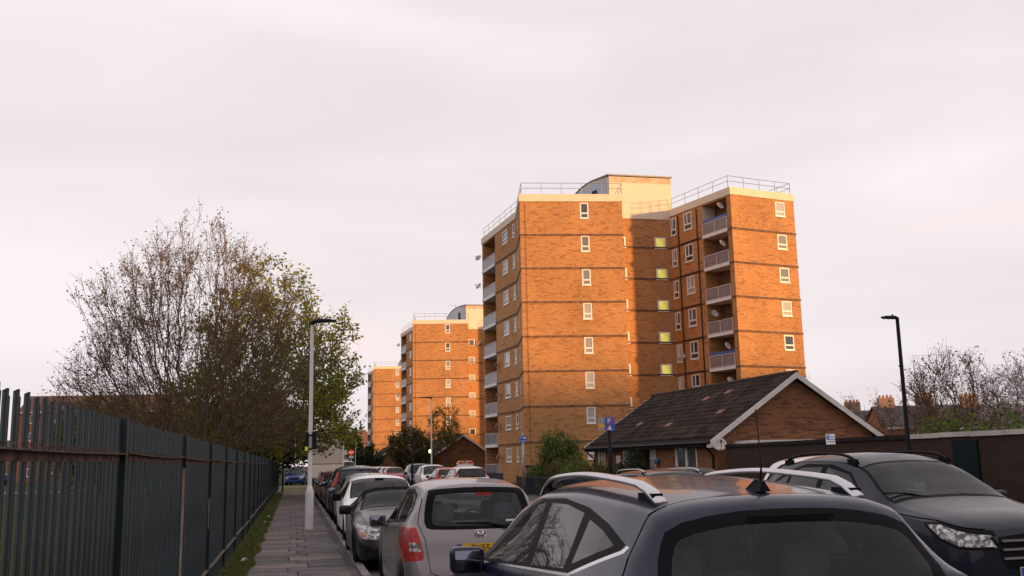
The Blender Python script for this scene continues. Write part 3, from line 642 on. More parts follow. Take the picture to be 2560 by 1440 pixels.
make_tree('thin_young_tree',(14.6,97,0),[(2.6,.6),(4,1.6),(5.6,1.8),(7.2,.9)],160,'thin young tree with sparse pale leaves against the middle tower','leaf_yellow',2600,.16,twigs=4,tw=.6,r_tip=.012,rmax=.08,seed=40,trunk=[(0,0,.8),(0,.03,1.6),(.03,0,2.4)],group='small trees below the towers')
make_tree('dense_small_tree',(11.6,101,0),[(.8,1.4),(2.2,2.4),(4,2.2),(5.4,.9)],260,'dense olive small tree between the farthest bungalow and the second white lamp post','leaf_hedge',11000,.2,twigs=4,tw=.6,r_tip=.012,seed=41,group='small trees below the towers')
make_tree('dense_small_tree',(11.2,165,0),[(.6,2),(2,3),(4,2.4),(5,1)],160,'small dark tree in front of the farthest tower','leaf_dark',6000,.3,twigs=4,tw=.7,r_tip=.015,seed=42,group='small trees below the towers')
for i,(x,y_,h) in enumerate(((9.5,205,11),(13.0,225,9.5),(6.2,235,8))):
    make_tree('conifer',(x,y_,0),[(.5,2.6),(h*.4,2.3),(h*.8,1.2),(h,.2)],220,['tall dark conifer left of the farthest tower','dark conifer at the foot of the farthest tower','dark conifer at the end of the street behind the no entry sign'][i],'leaf_dark',9000,.5,twigs=4,tw=.8,r_tip=.02,seed=50+i,group='dark conifers down the street')
# right-hand gardens
make_tree('bare_garden_tree',(27.4,37,0),[(2.0,1.0),(3.0,2.0),(4.4,2.2),(5.4,1.6),(6.2,.4)],420,'bare garden tree with upright reddish branches behind the dark brick wall','leaf_dry',2600,.09,twigs=4,tw=.6,r_tip=.009,rmax=.12,bf=.8,barkm='bark_red',seed=61,group='garden trees behind the wall',trunk=[(.05,0,.8),(0,.05,1.5),(.05,.05,2.0)])
make_tree('bare_garden_tree',(27.5,52,0),[(3.0,.6),(4.6,1.6),(6.0,1.7),(7.0,.4)],120,'thin bare sapling rising above the terrace roofs beside the bungalow gable','leaf_dry',300,.08,twigs=3,tw=.6,r_tip=.010,rmax=.07,bf=.9,barkm='bark_red',seed=62,group='garden trees behind the wall',trunk=[(0,0,1),(.1,0,2),(.1,0,2.6)])
make_tree('blossom_tree',(29.5,34.5,0),[(1.6,1.6),(2.8,2.6),(4.2,2.5),(5.2,1.4),(5.7,.3)],420,'white blossom tree behind the wall, left of the dark evergreen','blossom',11000,.085,twigs=5,tw=.5,r_tip=.009,rmax=.12,seed=63,group='garden trees behind the wall')
make_tree('blossom_tree',(33.6,35.5,0),[(2.0,1.8),(3.6,2.8),(5.6,2.6),(6.8,1.4),(7.4,.3)],460,'taller pink white blossom tree rising above the dark evergreen','blossom',12000,.085,twigs=5,tw=.5,r_tip=.009,rmax=.12,seed=64,group='garden trees behind the wall')
make_tree('evergreen_tree',(27.6,27.2,0),[(.8,1.4),(2.4,2.0),(3.6,1.6),(4.6,.7)],260,'dark glossy evergreen behind the wall in front of the blossom','leaf_dark',9000,.13,twigs=4,tw=.5,r_tip=.010,seed=65,group='garden trees behind the wall')
bush('brown_thicket',(23.6,37,0),[(.3,2.2),(1.8,2.8),(3.0,2.2),(3.9,.8)],420,'brown twiggy thicket behind the wall beside the bungalow gable','leaf_dry',9000,.07,seed=66,tw=.6,group='thickets behind the wall',r_tip=.008,squash=(1.3,1),barkm='bark_red')
bush('brown_thicket',(25.2,33,0),[(.3,1.8),(1.6,2.4),(2.6,1.8),(3.3,.6)],340,'brown thicket behind the wall next to the black lamp post','leaf_dry',7000,.07,seed=67,tw=.6,group='thickets behind the wall',r_tip=.008,squash=(1.4,1),barkm='bark_red')
bush('ivy_mound',(17.6,22.3,0),[(.2,1.2),(1.4,1.6),(2.35,1.2),(2.75,.3)],220,'green ivy mound spilling over the top of the dark brick wall','leaf_bush',7000,.09,seed=68,group='thickets behind the wall',squash=(2.2,.8))
bush('roadside_shrub',(13.0,12.4,0),[(.1,.5),(.7,.75),(1.3,.45)],130,'yellow green shrub behind the low blue railings in front of the dark wall','leaf_bush',3600,.07,seed=69)
# ------------------------------------------------------------------ palisade fence
mat('fence_green',(.016,.032,.037),.5,var=.35,scale=5,stretch=(1,1,.25),spec=.4,c2=(.028,.050,.055))
mat('rust',(.060,.030,.020),.85,var=.45,scale=9,c2=(.17,.10,.07),bump=.2)
mat('peeled',(.60,.46,.38),.8,var=.12,scale=8)
FX=-1.12
fence=tag(empty('palisade_fence',(FX,3.0,.0)),'long dark green steel palisade fence between the pavement and the grass field','fence')
b=MB(); W_=.035  # W-section pale: profile in (y,x), rounded head
prof=[(-.037,.010),(-.024,-.002),(-.011,.012),(.011,.012),(.024,-.002),(.037,.010)]
hts=[2.00,2.022,2.032,2.032,2.022,2.00]
for (y0,x0),(y1,x1),h0,h1 in zip(prof[:-1],prof[1:],hts[:-1],hts[1:]):
    b.hexa([(x0,y0,.05),(x0-.003,y0,.05),(x1-.003,y1,.05),(x1,y1,.05),(x0,y0,h0),(x0-.003,y0,h0),(x1-.003,y1,h1),(x1,y1,h1)])
pale=b.mesh('pale'); pale.materials.append(MT['fence_green'])
PITCH=.152; NP=int(73/PITCH); far=MB(); yy=[]
for i in range(NP):
    y_=i*PITCH+.02
    if i<300:
        o=mobj('pale',pale,None,fence,(0,y_,rnd.uniform(-.008,.008))); o.rotation_euler=(rnd.uniform(-.0012,.0012),rnd.uniform(-.002,.002),rnd.uniform(-.02,.02))
    else: far.box(-.006,.010,y_-.033,y_+.033,.05,2.03+rnd.uniform(-.01,.01))
tag(far.build('far_pales',MT['fence_green'],fence),kind='stuff')
posts=[4.02,7.75,11.0]+[14.2+3.05*i for i in range(20)]
pb=MB(); pb.box(.012,.052,-.006,.006,0,2.03); pb.box(.010,.018,-.035,.035,0,2.03); pb.box(.048,.056,-.035,.035,0,2.03)
pm_=pb.mesh('post'); pm_.materials.append(MT['fence_green'])
pr=[-.6]+[p-.1 for p in posts]
for p in posts: mobj('post',pm_,None,fence,(0,p-.15,0))
for a,c_ in zip(pr[:-1],pr[1:]):
    if a>60: continue
    for zr,nm in ((1.80,'rail'),(.38,'rail')):
        b=MB(); n=6; z0=zr+rnd.uniform(-.012,.012)
        for q in range(n):
            y0=a+(c_-a)*q/n+(.03 if q==0 else 0); y1=a+(c_-a)*(q+1)/n-(.03 if q==n-1 else 0); s0=-.012*math.sin(math.pi*q/n);s1=-.012*math.sin(math.pi*(q+1)/n)
            b.hexa([(.012,y0,z0+s0),(.062,y0,z0+s0),(.062,y1,z0+s1),(.012,y1,z0+s1),(.012,y0,z0+s0+.007),(.062,y0,z0+s0+.007),(.062,y1,z0+s1+.007),(.012,y1,z0+s1+.007)])
            b.hexa([(.012,y0,z0+s0-.043),(.018,y0,z0+s0-.043),(.018,y1,z0+s1-.043),(.012,y1,z0+s1-.043),(.012,y0,z0+s0),(.018,y0,z0+s0),(.018,y1,z0+s1),(.012,y1,z0+s1)])
        b.build('rail',MT['rust'],fence)
    # bolts along the rail
    b=MB()
    for q in np.arange(a+.08,c_-.05,PITCH):
        if q<16: b.box(.014,.030,q-.008,q+.008,1.806,1.818)
    if b.v: tag(b.build('rail_bolts',MT['rust'],fence),kind='stuff')
# a long strip and small flakes of peeled paint
def flake(y_,z0,z1,w0,seed):
    g_=np.random.default_rng(seed); n=14; b=MB(); prev=None
    for i in range(n+1):
        z=z1-(z1-z0)*i/n; f=i/n; hw=w0*(1-.45*f)*(.8+.4*g_.random()); c0=y_+.012*(g_.random()-.5)-.02*f
        xm=.032+(c0-y_)*.2; cur=((xm-hw*.55,y_-.0085,z),(xm+hw*.55,y_-.0085,z))
        if prev: b.face([prev[0],prev[1],cur[1],cur[0]])
        prev=cur
    b.build('peeled_paint',MT['peeled'],fence)
flake(posts[1]-.15,.0,1.70,.036,1); flake(posts[1]-.155,.0,1.3,.030,2); flake(posts[2]-.15,.9,1.3,.016,3)
b=MB(); b.box(.02,.06,-1,73,-.0,.075); b.build('edging_strip',MT['concrete'],fence)
# litter on the verge
mat('litter',(.75,.73,.72),.6,var=.1)
for (x,y_,s,lab) in ((-.80,17.9,.075,'crumpled white paper scrap on the grass verge, larger one'),(-.79,29.5,.07,'white plastic scrap where the verge meets the slabs'),(-.76,33.0,.06,'small white scrap farther along the verge by the fence')):
    me=bpy.data.meshes.new('litter'); bm=bmesh.new(); bmesh.ops.create_icosphere(bm,subdivisions=2,radius=s)
    for v in bm.verts: v.co*=rnd.uniform(.55,1.15); v.co.z*=.55
    bm.to_mesh(me); bm.free(); tag(mobj('litter',me,MT['litter'],None,(x,y_,.13)),lab,'litter','scraps of litter on the verge')
# ------------------------------------------------------------------ lamp posts
def led_head(rz,root,z):
    b=MB(); pr_=[(.0,-.10,.02),(.12,-.14,.05),(.34,-.13,.055),(.62,-.09,.045),(.80,-.02,.02)]
    n=len(pr_); 
    for i in range(n-1):
        x0,w0,h0=pr_[i];x1,w1,h1=pr_[i+1]
        b.hexa([(x0,w0,0),(x0,-w0,0),(x1,-w1,.01*i),(x1,w1,.01*i),(x0,w0*.7,h0+.03),(x0,-w0*.7,h0+.03),(x1,-w1*.7,h1+.01*i+.02),(x1,w1*.7,h1+.01*i+.02)])
    b.lathe([(.0,-.06),(.075,-.06),(.085,.03),(.0,.05)],k=12); b.tube((.22,0,.05),(.22,0,.13),.035,k=8)
    o=b.build('lamp_head',MT['metal_dark'],root,True,(0,0,z)); o.rotation_euler=(0,0,rz); return o
def lamp(name,loc,h,label,matn,rz,base=True,r=.055,lean=(0,0)):
    T=empty(name,loc); T.rotation_euler=(lean[0],lean[1],0); b=MB(); b.lathe([(r*1.05,.9 if base else 0),(r*.95,2.5),(r*.8,h)],k=14); b.build('column',MT[matn],T,True)
    if base:
        b=MB(); b.lathe([(.105,-.01),(.105,.3),(.105,.6),(.105,.9),(.105,.925),(r*1.1,1.08),(r*.9,1.10)],k=14); b.build('base',MT[matn],T,True)
        b=MB(); b.box(-.05,.05,-.112,-.104,.3,.75); b.build('access_door',MT[matn],T)
    led_head(rz,T,h); return tag(T,label,'lamp post','street lamp posts')
L1=lamp('lamp_post',(.40,26.0,.115),5.28,'tall white lamp post standing on the slab pavement beside the parked cars','pole_white',R(-10)); L1.children[-1].scale=(.78,1,1)
b=MB(); b.box(-.13,-.05,-.12,.12,1.95,2.42); b.box(.05,.15,-.13,.11,2.0,2.45); b.build('strapped_box',MT['black_paint'],L1)
b=MB(); b.lathe([(.062,1.98),(.062,2.03),(.0,2.03)],k=12); b.lathe([(.061,2.33),(.061,2.37),(0,2.37)],k=12); b.build('strap',MT['black_paint'],L1)
mat('hi_vis',(.55,.75,.05),.6); b=MB(); b.box(-.135,-.06,-.126,-.121,1.96,2.06); b.build('hi_vis_sticker',MT['hi_vis'],L1)
p=atX(1078,995,9.5); lamp('lamp_post',(9.5,p.y,.1),p.z-.1,'white lamp post on the far pavement in front of the middle tower','pole_white',R(175))
p=atX(889,1084,9.5); lamp('lamp_post',(9.5,p.y,.1),p.z-.1,'far white lamp post near the no entry sign','pole_white',R(180))
p=atD(2243,797,19.0); lamp('lamp_post',(p.x,p.y,0),p.z,'slim black lamp post in front of the dark brick wall','black_paint',R(170),False,.042,(0,0)).children[-1].scale=(.40,.6,.7)
# ------------------------------------------------------------------ signs
mat('sign_blue',(.03,.09,.42),.4,var=.05); mat('sign_white',(.75,.75,.75),.45,var=.04); mat('sign_red',(.55,.03,.025),.45,var=.05); mat('sign_grey',(.30,.31,.33),.5,var=.1); mat('sign_yellow',(.65,.42,.04),.5,var=.05)
def on_plate(me,root,mat_,loc,parent):
    o=mobj('lettering',me,MT[mat_],parent,loc); o.rotation_euler=(R(90),0,0); return o
P1=atD(1527,1190,31.5); T=empty('parking_sign_post',(P1.x,P1.y,.1),R(-8))
b=MB(); b.tube((0,0,-.1),(0,0,2.85),.065,k=12); b.lathe([(.07,2.85),(.07,2.9),(.0,2.93)],k=12); b.build('column',MT['black_paint'],T,True)
b=MB(); b.box(-.13,.17,-.085,-.075,2.50,2.92); pl=b.build('sign_plate',MT['sign_blue'],T)
on_plate(text_mesh('P',.22),T,'sign_white',(-.01,-.087,2.80),pl)
b=MB(); b.box(-.07,.07,-.088,-.086,2.53,2.57); b.box(-.03,.05,-.088,-.086,2.58,2.62); b.lathe([(.03,-.088),(.03,-.086),(0,-.086)],(-.0,0,2.645),'y',10); b.build('symbol',MT['sign_white'],pl)
b=MB(); b.hexa([(-.12,-.089,2.52),(-.09,-.089,2.51),(-.09,-.087,2.51),(-.12,-.087,2.52),(.13,-.089,2.89),(.16,-.089,2.88),(.16,-.087,2.88),(.13,-.087,2.89)]); b.build('red_stroke',MT['sign_red'],pl)
b=MB(); b.box(-.34,-.07,-.02,-.01,2.72,2.92); b.box(-.34,-.07,-.02,-.01,2.52,2.60); b.build('notice_plate',MT['sign_grey'],T); b=MB(); b.box(-.34,-.07,-.02,-.01,2.605,2.715); b.build('yellow_notice',MT['sign_yellow'],T)
tag(T,'black post with a red-crossed blue parking sign in front of the bungalow','sign post','sign posts along the far pavement')
T=empty('parking_bay_sign',(10.83,46.9,.1),R(-12)); b=MB(); b.tube((0,0,-.1),(0,0,2.95),.055,k=10); b.build('column',MT['metal_grey'],T,True)
b=MB(); b.box(-.16,.16,-.075,-.065,2.50,2.82); pl=b.build('sign_plate',MT['sign_blue'],T); on_plate(text_mesh('P',.16),T,'sign_white',(-.07,-.077,2.72),pl)
b=MB(); b.box(.02,.13,-.078,-.0755,2.68,2.76); b.box(-.1,.1,-.078,-.0755,2.575,2.59); b.box(-.1,.1,-.078,-.0755,2.54,2.555); b.build('symbol',MT['sign_white'],pl)
tag(T,'grey post with a small blue parking bay sign beside the round bush','sign post','sign posts along the far pavement')
p=atD(2076,1102,21.0); T=empty('permit_sign_post',(p.x,p.y,0),R(-22)); T.scale=(.58,.58,1); b=MB(); b.tube((0,0,0),(0,0,2.12),.04,k=8); b.build('column',MT['black_paint'],T,True)
b=MB(); b.box(-.16,.16,-.055,-.045,1.92,2.14); pl=b.build('sign_plate',MT['sign_white'],T)
b=MB(); b.box(-.14,-.04,-.058,-.056,2.04,2.12); b.build('blue_square',MT['sign_blue'],pl); on_plate(text_mesh('P',.09),T,'sign_white',(-.09,-.060,2.08),pl)
b=MB(); 
for q in range(3): b.box(-.02 if q==0 else -.13,.14,-.058,-.056,2.07-.05*q,2.085-.05*q)
b.build('text_lines',MT['sign_blue'],pl); tag(T,'white permit parking sign on a dark post in front of the brick wall','sign post','sign posts along the far pavement')
p=atX(878,1131,7.6); T=empty('no_entry_sign',(7.6,p.y,0),R(-5)); b=MB(); b.tube((0,0,0),(0,0,p.z+.2),.045,k=8); b.build('column',MT['metal_grey'],T,True)
b=MB(); b.lathe([(0,-.08),(.38,-.08),(.38,-.06),(0,-.06)],(0,0,p.z),'y',28); d_=b.build('disc',MT['sign_red'],T); b=MB(); b.box(-.29,.29,-.085,-.081,p.z-.06,p.z+.06); b.build('bar',MT['sign_white'],d_)
b=MB(); b.box(-.33,.33,-.075,-.06,p.z-.80,p.z-.45); b.build('supplementary_plate',MT['sign_grey'],T); tag(T,'round red no entry sign above a small plate at the end of the parked cars','road sign','road signs at the junction')
p=atX(864,1131,7.0); T=empty('road_sign_back',(7.0,p.y,0),R(-5)); b=MB(); b.tube((0,0,0),(0,0,p.z+.3),.045,k=8); b.tube((-.3,.0,0),(-.3,.0,p.z+1.9),.04,k=8); b.build('column',MT['metal_grey'],T,True)
b=MB(); b.lathe([(0,-.08),(.36,-.08),(.36,-.06),(0,-.06)],(0,0,p.z),'y',28); b.box(-.45,.4,-.075,-.06,p.z-1.3,p.z-.9); b.build('sign_plate',MT['sign_grey'],T); tag(T,'grey round sign seen from behind, left of the no entry sign','road sign','road signs at the junction')
for (px,py,D,h,lab) in ((706,1237,62,2.6,'black post at the far end of the palisade fence'),(1031,1245,46,2.75,'thin black post on the road side of the white lamp post')):
    p=atD(px,py,D); b=MB(); b.tube((0,0,0),(0,0,h),.05,k=8); T=empty('bollard_post',(p.x,p.y,0)); b.build('column',MT['black_paint'],T,True); b=MB(); b.lathe([(.06,h),(.06,h+.08),(0,h+.11)],k=8); b.build('cap',MT['black_paint'],T); tag(T,lab,'post','thin dark posts')
for (px,py,D,lab) in ((737,1180,92,'thin grey pole beside the parked blue car'),(748,1178,95,'second thin grey pole behind the parked blue car')):
    p=atD(px,py,D); b=MB(); b.tube((0,0,0),(0,0,4.2),.05,k=8); T=empty('thin_pole',(p.x,p.y,0)); b.build('column',MT['metal_grey'],T,True); b=MB(); b.box(-.1,.1,-.06,.06,4.2,4.28); b.build('cap',MT['metal_grey'],T); tag(T,lab,'pole','thin grey poles by the side road')
# ------------------------------------------------------------------ garden wall on the right
def brick_wall(name,pts,h,mat_,cop,label,cat='wall',thick=.22,base=-.05,coph=.10):
    T=empty(name,(pts[0][0],pts[0][1],0)); ox,oy=pts[0]
    for i,(a,c_) in enumerate(zip(pts[:-1],pts[1:])):
        a_=(a[0]-ox,a[1]-oy);c2=(c_[0]-ox,c_[1]-oy); f=Face(a_,c2); b=MB(); f.wall(b,base,h); 
        g_=Face(c2,a_); g_.p=g_.p-f.n*thick; g_.wall(b,base,h); b.face([f.P(0,h,0),f.P(f.L,h,0),f.P(f.L,h,-thick),f.P(0,h,-thick)],[(0,0)]*4)
        for t in (0,f.L): b.face([f.P(t,base,0),f.P(t,base,-thick),f.P(t,h,-thick),f.P(t,h,0)],[(0,base),(thick,base),(thick,h),(0,h)])
        b.build('brickwork',MT[mat_],T)
        n=max(1,int(f.L/.9)); cb=MB()
        for k in range(n):
            cb=MB(); f.box(cb,f.L*k/n+.004,f.L*(k+1)/n-.004,h,h+coph,-thick-.05,.05); cb.build('coping_stone',MT[cop],T,False,(0,0,rnd.uniform(-.006,.004)))
    return tag(T,label,cat)
wa=atX(2275,1085,13.4); wb=atX(2620,1073,13.8)
WT=brick_wall('garden_wall',[(wa.x,wa.y),(wb.x,wb.y-3)],2.02,'brick_dark','concrete','dark brick garden wall with pale concrete coping behind the oncoming grey car')
WT2=brick_wall('yard_wall',[(14.15,31.0),(13.42,wa.y+.05)],2.02,'brick_dark','brick_dark' if False else 'soffit','darker brick yard wall running from the bungalow gable to the lamp post')
f=Face((0,0),(wb.x-wa.x,wb.y-3-wa.y)); b=MB(); t=1.35; f.box(b,t,t+.72,0.02,1.95,.0,.045); mat('teal_paint',(.004,.013,.014),.6,var=.3,spec=.1); d_=b.build('gate_door',MT['teal_paint'],WT); b=MB(); f.box(b,t+.60,t+.65,.95,1.08,.045,.09); b.build('handle',MT['metal_dark'],d_)
# low flat-roofed store in front of the gable with a white fascia
S=empty('flat_roof_store',(14.9,30.6,0),R(3.6)); f=Face((0,0),(5.8,0)); b=MB(); f.wall(b,-.05,2.05); Face((0,1.1),(0,0)).wall(b,-.05,2.05); Face((5.8,0),(5.8,1.1)).wall(b,-.05,2.05); b.build('brickwork',MT['brick_dark'],S)
b=MB(); b.box(-.1,4.6,-.12,1.15,2.06,2.24); b.build('fascia',MT['bargeboard'],S); b=MB(); b.box(-.05,5.8,-.05,1.1,2.0,2.05); b.build('roof',MT['felt'],S)
tr=MB()
for i in range(4): tr.box(-.55+.19*i,-.51+.19*i,-.3,-.27,.3,2.0)
for i in range(6): tr.box(-.55,.06,-.27,-.25,.4+.3*i,.44+.3*i)
tr.build('trellis',MT['upvc'],S); tag(S,'low flat roofed brick store with white fascia against the bungalow gable','store')
dish(Vector((14.05,31.35,2.12)),R(-10),'large grey satellite dish at the corner of the bungalow gable',.75,group='satellite dishes on the bungalows')
for i,(dx,lab) in enumerate(((2.35,'top'),)):
    pass
mat('flower_yellow',(.6,.35,.03),.7); mat('pot_blue',(.08,.2,.45),.5)
for t,z,m_,lab in ((7.05,1.62,'pot_blue','small blue wall planter beside the bungalow window'),(7.0,1.05,'flower_yellow','small yellow wall ornament under the blue planter')):
    pp=bung.matrix_basis@Vector(BF.P(t,z,.08)); b=MB(); b.lathe([(0,-.11),(.07,-.11),(.12,.03),(.14,.09),(.12,.10),(0,.06)],k=12); tag(b.build('wall_planter',MT[m_],None,True,pp),lab,'planter','wall planters on the bungalow')
# ------------------------------------------------------------------ blue railings
mat('rail_blue',(.012,.022,.06),.5,var=.25,scale=3)
def blue_fence(pts,label,h=1.15,mesh_panel=False):
    T=empty('blue_railing',(pts[0][0],pts[0][1],0)); ox,oy=pts[0]
    for a,c_ in zip(pts[:-1],pts[1:]):
        f=Face((a[0]-ox,a[1]-oy),(c_[0]-ox,c_[1]-oy)); n=max(1,round(f.L/2.2))
        for i in range(n):
            t0,t1=f.L*i/n,f.L*(i+1)/n
            b=MB(); f.box(b,t0,t0+.06,0,h+.06,-.03,.03); b.build('post',MT['rail_blue'],T)
            b=MB(); f.box(b,t0+.062,t1-.002,h-.05,h,-.02,.02); f.box(b,t0+.062,t1-.002,.12,.17,-.02,.02)
            m=int((t1-t0)/.11)
            for q in range(1,m): t=t0+.06+(t1-t0-.06)*q/m; f.box(b,t-.009,t+.009,.17,h-.05,-.009,.009)
            tag(b.build('bars',MT['rail_blue'],T),kind='stuff')
    return tag(T,label,'railing','blue railings along the far pavement')
blue_fence([(11.3,50.5),(11.3,30.5)],'blue bar railing in front of the hedge clumps and the bungalow',.95)
blue_fence([(11.0,80),(11.0,52.5)],'blue bar railing in front of the tower beyond the grey sign post',1.1)
blue_fence([(12.65,29),(12.65,8.5)],'low blue bar railing in front of the dark brick wall',.72)
b=MB(); b.box(11.6,11.8,51,64,-.05,.0); 
bw=brick_wall('low_wall',[(14.0,60),(14.0,48.5)],1.35,'brick_brown','soffit','low brown brick wall under the round bush at the foot of the nearest tower')
tw_=brick_wall('bin_store_wall',[(16.7,50.2),(22.5,49.6)],2.15,'brick_brown','soffit','brown brick bin store wall between the round bush and the bungalow')
# ------------------------------------------------------------------ houses in the distance
mat('roof_red',(.16,.065,.045),.85,var=.25,scale=3,stretch=(1,4,1)); mat('roof_slate',(.06,.05,.052),.8,var=.25,scale=3); mat('chimney_pot',(.42,.16,.07),.8,var=.15)
def house(name,loc,rz,w_,d_,h,rise,label,wallm,roofm,nwin=3,storeys=2,chim=(),group=None,cat='house',gables=False):
    T=empty(name,loc,rz); f=Face((0,0),(w_,0)); hs=[];sh=h/storeys
    for s in range(storeys):
        for i in range(nwin): c_=w_*(i+.5)/nwin; hs.append((c_-.55,c_+.55,s*sh+.85,s*sh+2.15))
    b=MB(); f.wall(b,-.05,h,hs); b.build('front_wall',MT[wallm],T)
    for a,c_ in (((w_,0),(w_,d_)),((w_,d_),(0,d_)),((0,d_),(0,0))): 
        b=MB(); g_=Face(a,c_); g_.wall(b,-.05,h)
        if g_.L==d_: 
            q=[g_.P(0,h,0),g_.P(d_,h,0),g_.P(d_/2,h+rise,0)]; b.face(q,[(0,h),(d_,h),(d_/2,h+rise)])
        b.build('wall',MT[wallm],T)
    for t0,t1,z0,z1 in hs:
        fm,pm=win_mesh(f,t0,t1,z0,z1,'mull'); wd=mobj('window',fm,MT['upvc'],T); mobj('pane',pm,MT['window_glass'],wd)
    b=MB(); o_=.35; 
    for y0,y1 in ((-o_,d_/2),(d_+o_,d_/2)):
        zl=h-rise*o_/(d_/2); p=[(-.2,y0,zl),(w_+.2,y0,zl),(w_+.2,y1,h+rise),(-.2,y1,h+rise)]; p=p if y0<0 else [p[1],p[0],p[3],p[2]]; b.hexa(p+[(x,y,z+.14) for x,y,z in p])
    rf=b.build('roof',MT[roofm],T); b=MB(); b.box(-.2,w_+.2,-o_-.03,-o_+.0,h-.36,h-.12); b.build('gutter_board',MT['bargeboard'],T)
    for cx,hh in chim:
        b=MB(); b.box(cx-.9,cx+.9,d_/2-.35,d_/2+.35,h+rise-.5,h+rise+hh); c_=b.build('chimney',MT['brick_red'],rf)
        for q in range(4): b=MB(); b.lathe([(.15,0),(.13,.28),(.16,.30),(0,.30)],(cx-.66+.44*q,d_/2,h+rise+hh),k=8); b.build('chimney_pot',MT['chimney_pot'],rf)
    return tag(T,label,cat,group)
# brick flats beyond the field
p=atD(38,1180,158); house('brick_flats',(p.x,p.y,0),R(-8),24,9,11.2,2.6,'four storey red brick flats beyond the field, seen through the fence pales','brick_red','roof_red',7,4,group='brick flats beyond the field',cat='flats')
p=atD(205,1180,185); house('brick_flats',(p.x,p.y,0),R(-4),30,9,10.6,3.4,'red brick flats behind the bare tree, farther than the ones seen through the pales','brick_red','roof_red',8,4,group='brick flats beyond the field',cat='flats')
p=atD(-160,1180,200); house('brick_flats',(p.x,p.y,0),R(-4),13,9,5.6,2.4,'low dark roofed house at the edge of the field','brick_red','roof_slate',4,2,group='brick flats beyond the field',cat='flats')
# terraces behind the right-hand gardens
for i,(px,D,w_,h,ri,ch,lab) in enumerate(((2105,118,15,4.6,2.3,((3.0,1.2),(12,1.2)),'terraced house with orange chimney pots beside the bungalow gable'),(2225,112,17,4.8,2.3,((1.5,1.1),(6,1.3)),'terraced house with broad chimney behind the black lamp post'),(2385,108,20,4.5,2.2,((4,1.3),(14,1.2)),'terraced house roof behind the bare garden tree'))):
    p=atD(px,1138,D); house('terraced_house',(p.x,p.y,0),R(-14),w_,8.5,h,ri,lab,'brick_red','roof_slate',3,2,ch,'terraced houses behind the gardens')
# houses closing the end of the street
for i,(px,D,w_,h,ri,lab) in enumerate(((835,330,14,7.5,4.0,'red roofed house closing the end of the street, left of the chimney'),(880,322,15,8.0,4.2,'red roofed house at the end of the street next to the farthest tower'),(780,340,16,6.6,3.4,'red roofed house at the end of the street behind the lorry'))):
    p=atD(px,1164,D); house('end_house',(p.x,p.y,0),R(-3),w_,9,h,ri,lab,'brick_red','roof_red',3,2,((w_*.7,1.6),),'houses at the end of the street')
# unseen blocks of flats added behind the viewer to cast the street's long shadow
for i,(x0,w_,h) in enumerate(((22,52,14.8),(78,60,14.6),(142,60,16.4),(206,60,19.6))):
    T=empty('apartment_block',(x0+w_,-45,0),R(180)); f=Face((0,0),(w_,0)); hs=[]
    for s in range(6):
        for q in range(int(w_/5)): hs.append((q*5+1.5,q*5+3.2,s*2.75+.9,s*2.75+2.2))
    b=MB(); f.wall(b,-.05,h,hs); b.build('front_wall',MT['brick_brown'],T); b=MB()
    for a,c_ in (((w_,0),(w_,10)),((w_,10),(0,10)),((0,10),(0,0))): Face(a,c_).wall(b,-.05,h)
    b.build('wall',MT['brick_brown'],T); b=MB(); b.box(-.2,w_+.2,-.2,10.2,h,h+.3); b.build('roof',MT['concrete'],T)
    b=MB()
    for t0,t1,z0,z1 in hs: f.box(b,t0,t1,z0,z1,-.1,-.06)
    tag(b.build('windows',MT['window_glass'],T),kind='stuff')
    tag(T,['brown brick apartment block behind the viewer, lowest of its row','second brown brick apartment block behind the viewer','third brown brick apartment block behind the viewer','tallest brown brick apartment block behind the viewer'][i],'apartment block','apartment blocks behind the viewer')
# lit globe on the second bungalow
mat('lit_globe',(.8,.85,.4),.4,emit=(.80,.95,.30),es=6.0)
p=atD(1076,1128,97); T=empty('globe_lamp',p); b=MB(); b.lathe([(0,-.17)]+[(.17*math.cos(a),.17*math.sin(a)) for a in np.linspace(-1.4,1.4,9)]+[(0,.17)],k=16); b.build('globe',MT['lit_globe'],T,True); b=MB(); b.tube((0,0,-.17),(0,0,-p.z),.03,k=6); b.build('stem',MT['black_paint'],T); tag(T,'lit yellow green globe lamp beside the far bungalow','globe lamp')
p=atX(940,1140,0) if False else None
# ------------------------------------------------------------------ cars
def paint(name,c,metal=.35,rough=.32,coat=.55):
    g=NG(name); co=g.n('ShaderNodeTexCoord').outputs['Object']; nz=g.noise(co,2.2,5,.65); dirt=g.rng(nz,.45,.8,0,.35)
    cc=g.mix(dirt,c4(c),c4([x*.7+.05 for x in c]))
    return g.out(g.n('ShaderNodeBsdfPrincipled',{'Base Color':cc,'Metallic':metal,'Roughness':g.rng(nz,.3,.8,rough,rough+.15),'Coat Weight':coat,'Coat Roughness':.05,'Specular IOR Level':.12}).outputs[0])
paint('p_dkgrey',(.010,.014,.034),.0,.22,.5); paint('p_kuga',(.009,.012,.022),.0,.3,.32); paint('p_mauve',(.215,.192,.202),.55,.3); paint('p_black',(.006,.006,.009),.0,.25,.45); paint('p_white',(.82,.80,.80),0,.3); paint('p_red',(.33,.012,.014),.1,.3)
paint('p_silver',(.45,.44,.46),.6,.3); paint('p_blue',(.015,.035,.16),.2,.3); paint('p_navy',(.015,.02,.05),.3,.3); paint('p_grey',(.16,.16,.17),.5,.3)
g=NG('car_glass'); fr=g.n('ShaderNodeFresnel',{'IOR':1.52}).outputs[0]
tr=g.n('ShaderNodeBsdfTransparent',{'Color':(.74,.77,.80,1)}).outputs[0]; gl=g.n('ShaderNodeBsdfGlossy',{'Color':(1,1,1,1),'Roughness':.01}).outputs[0]
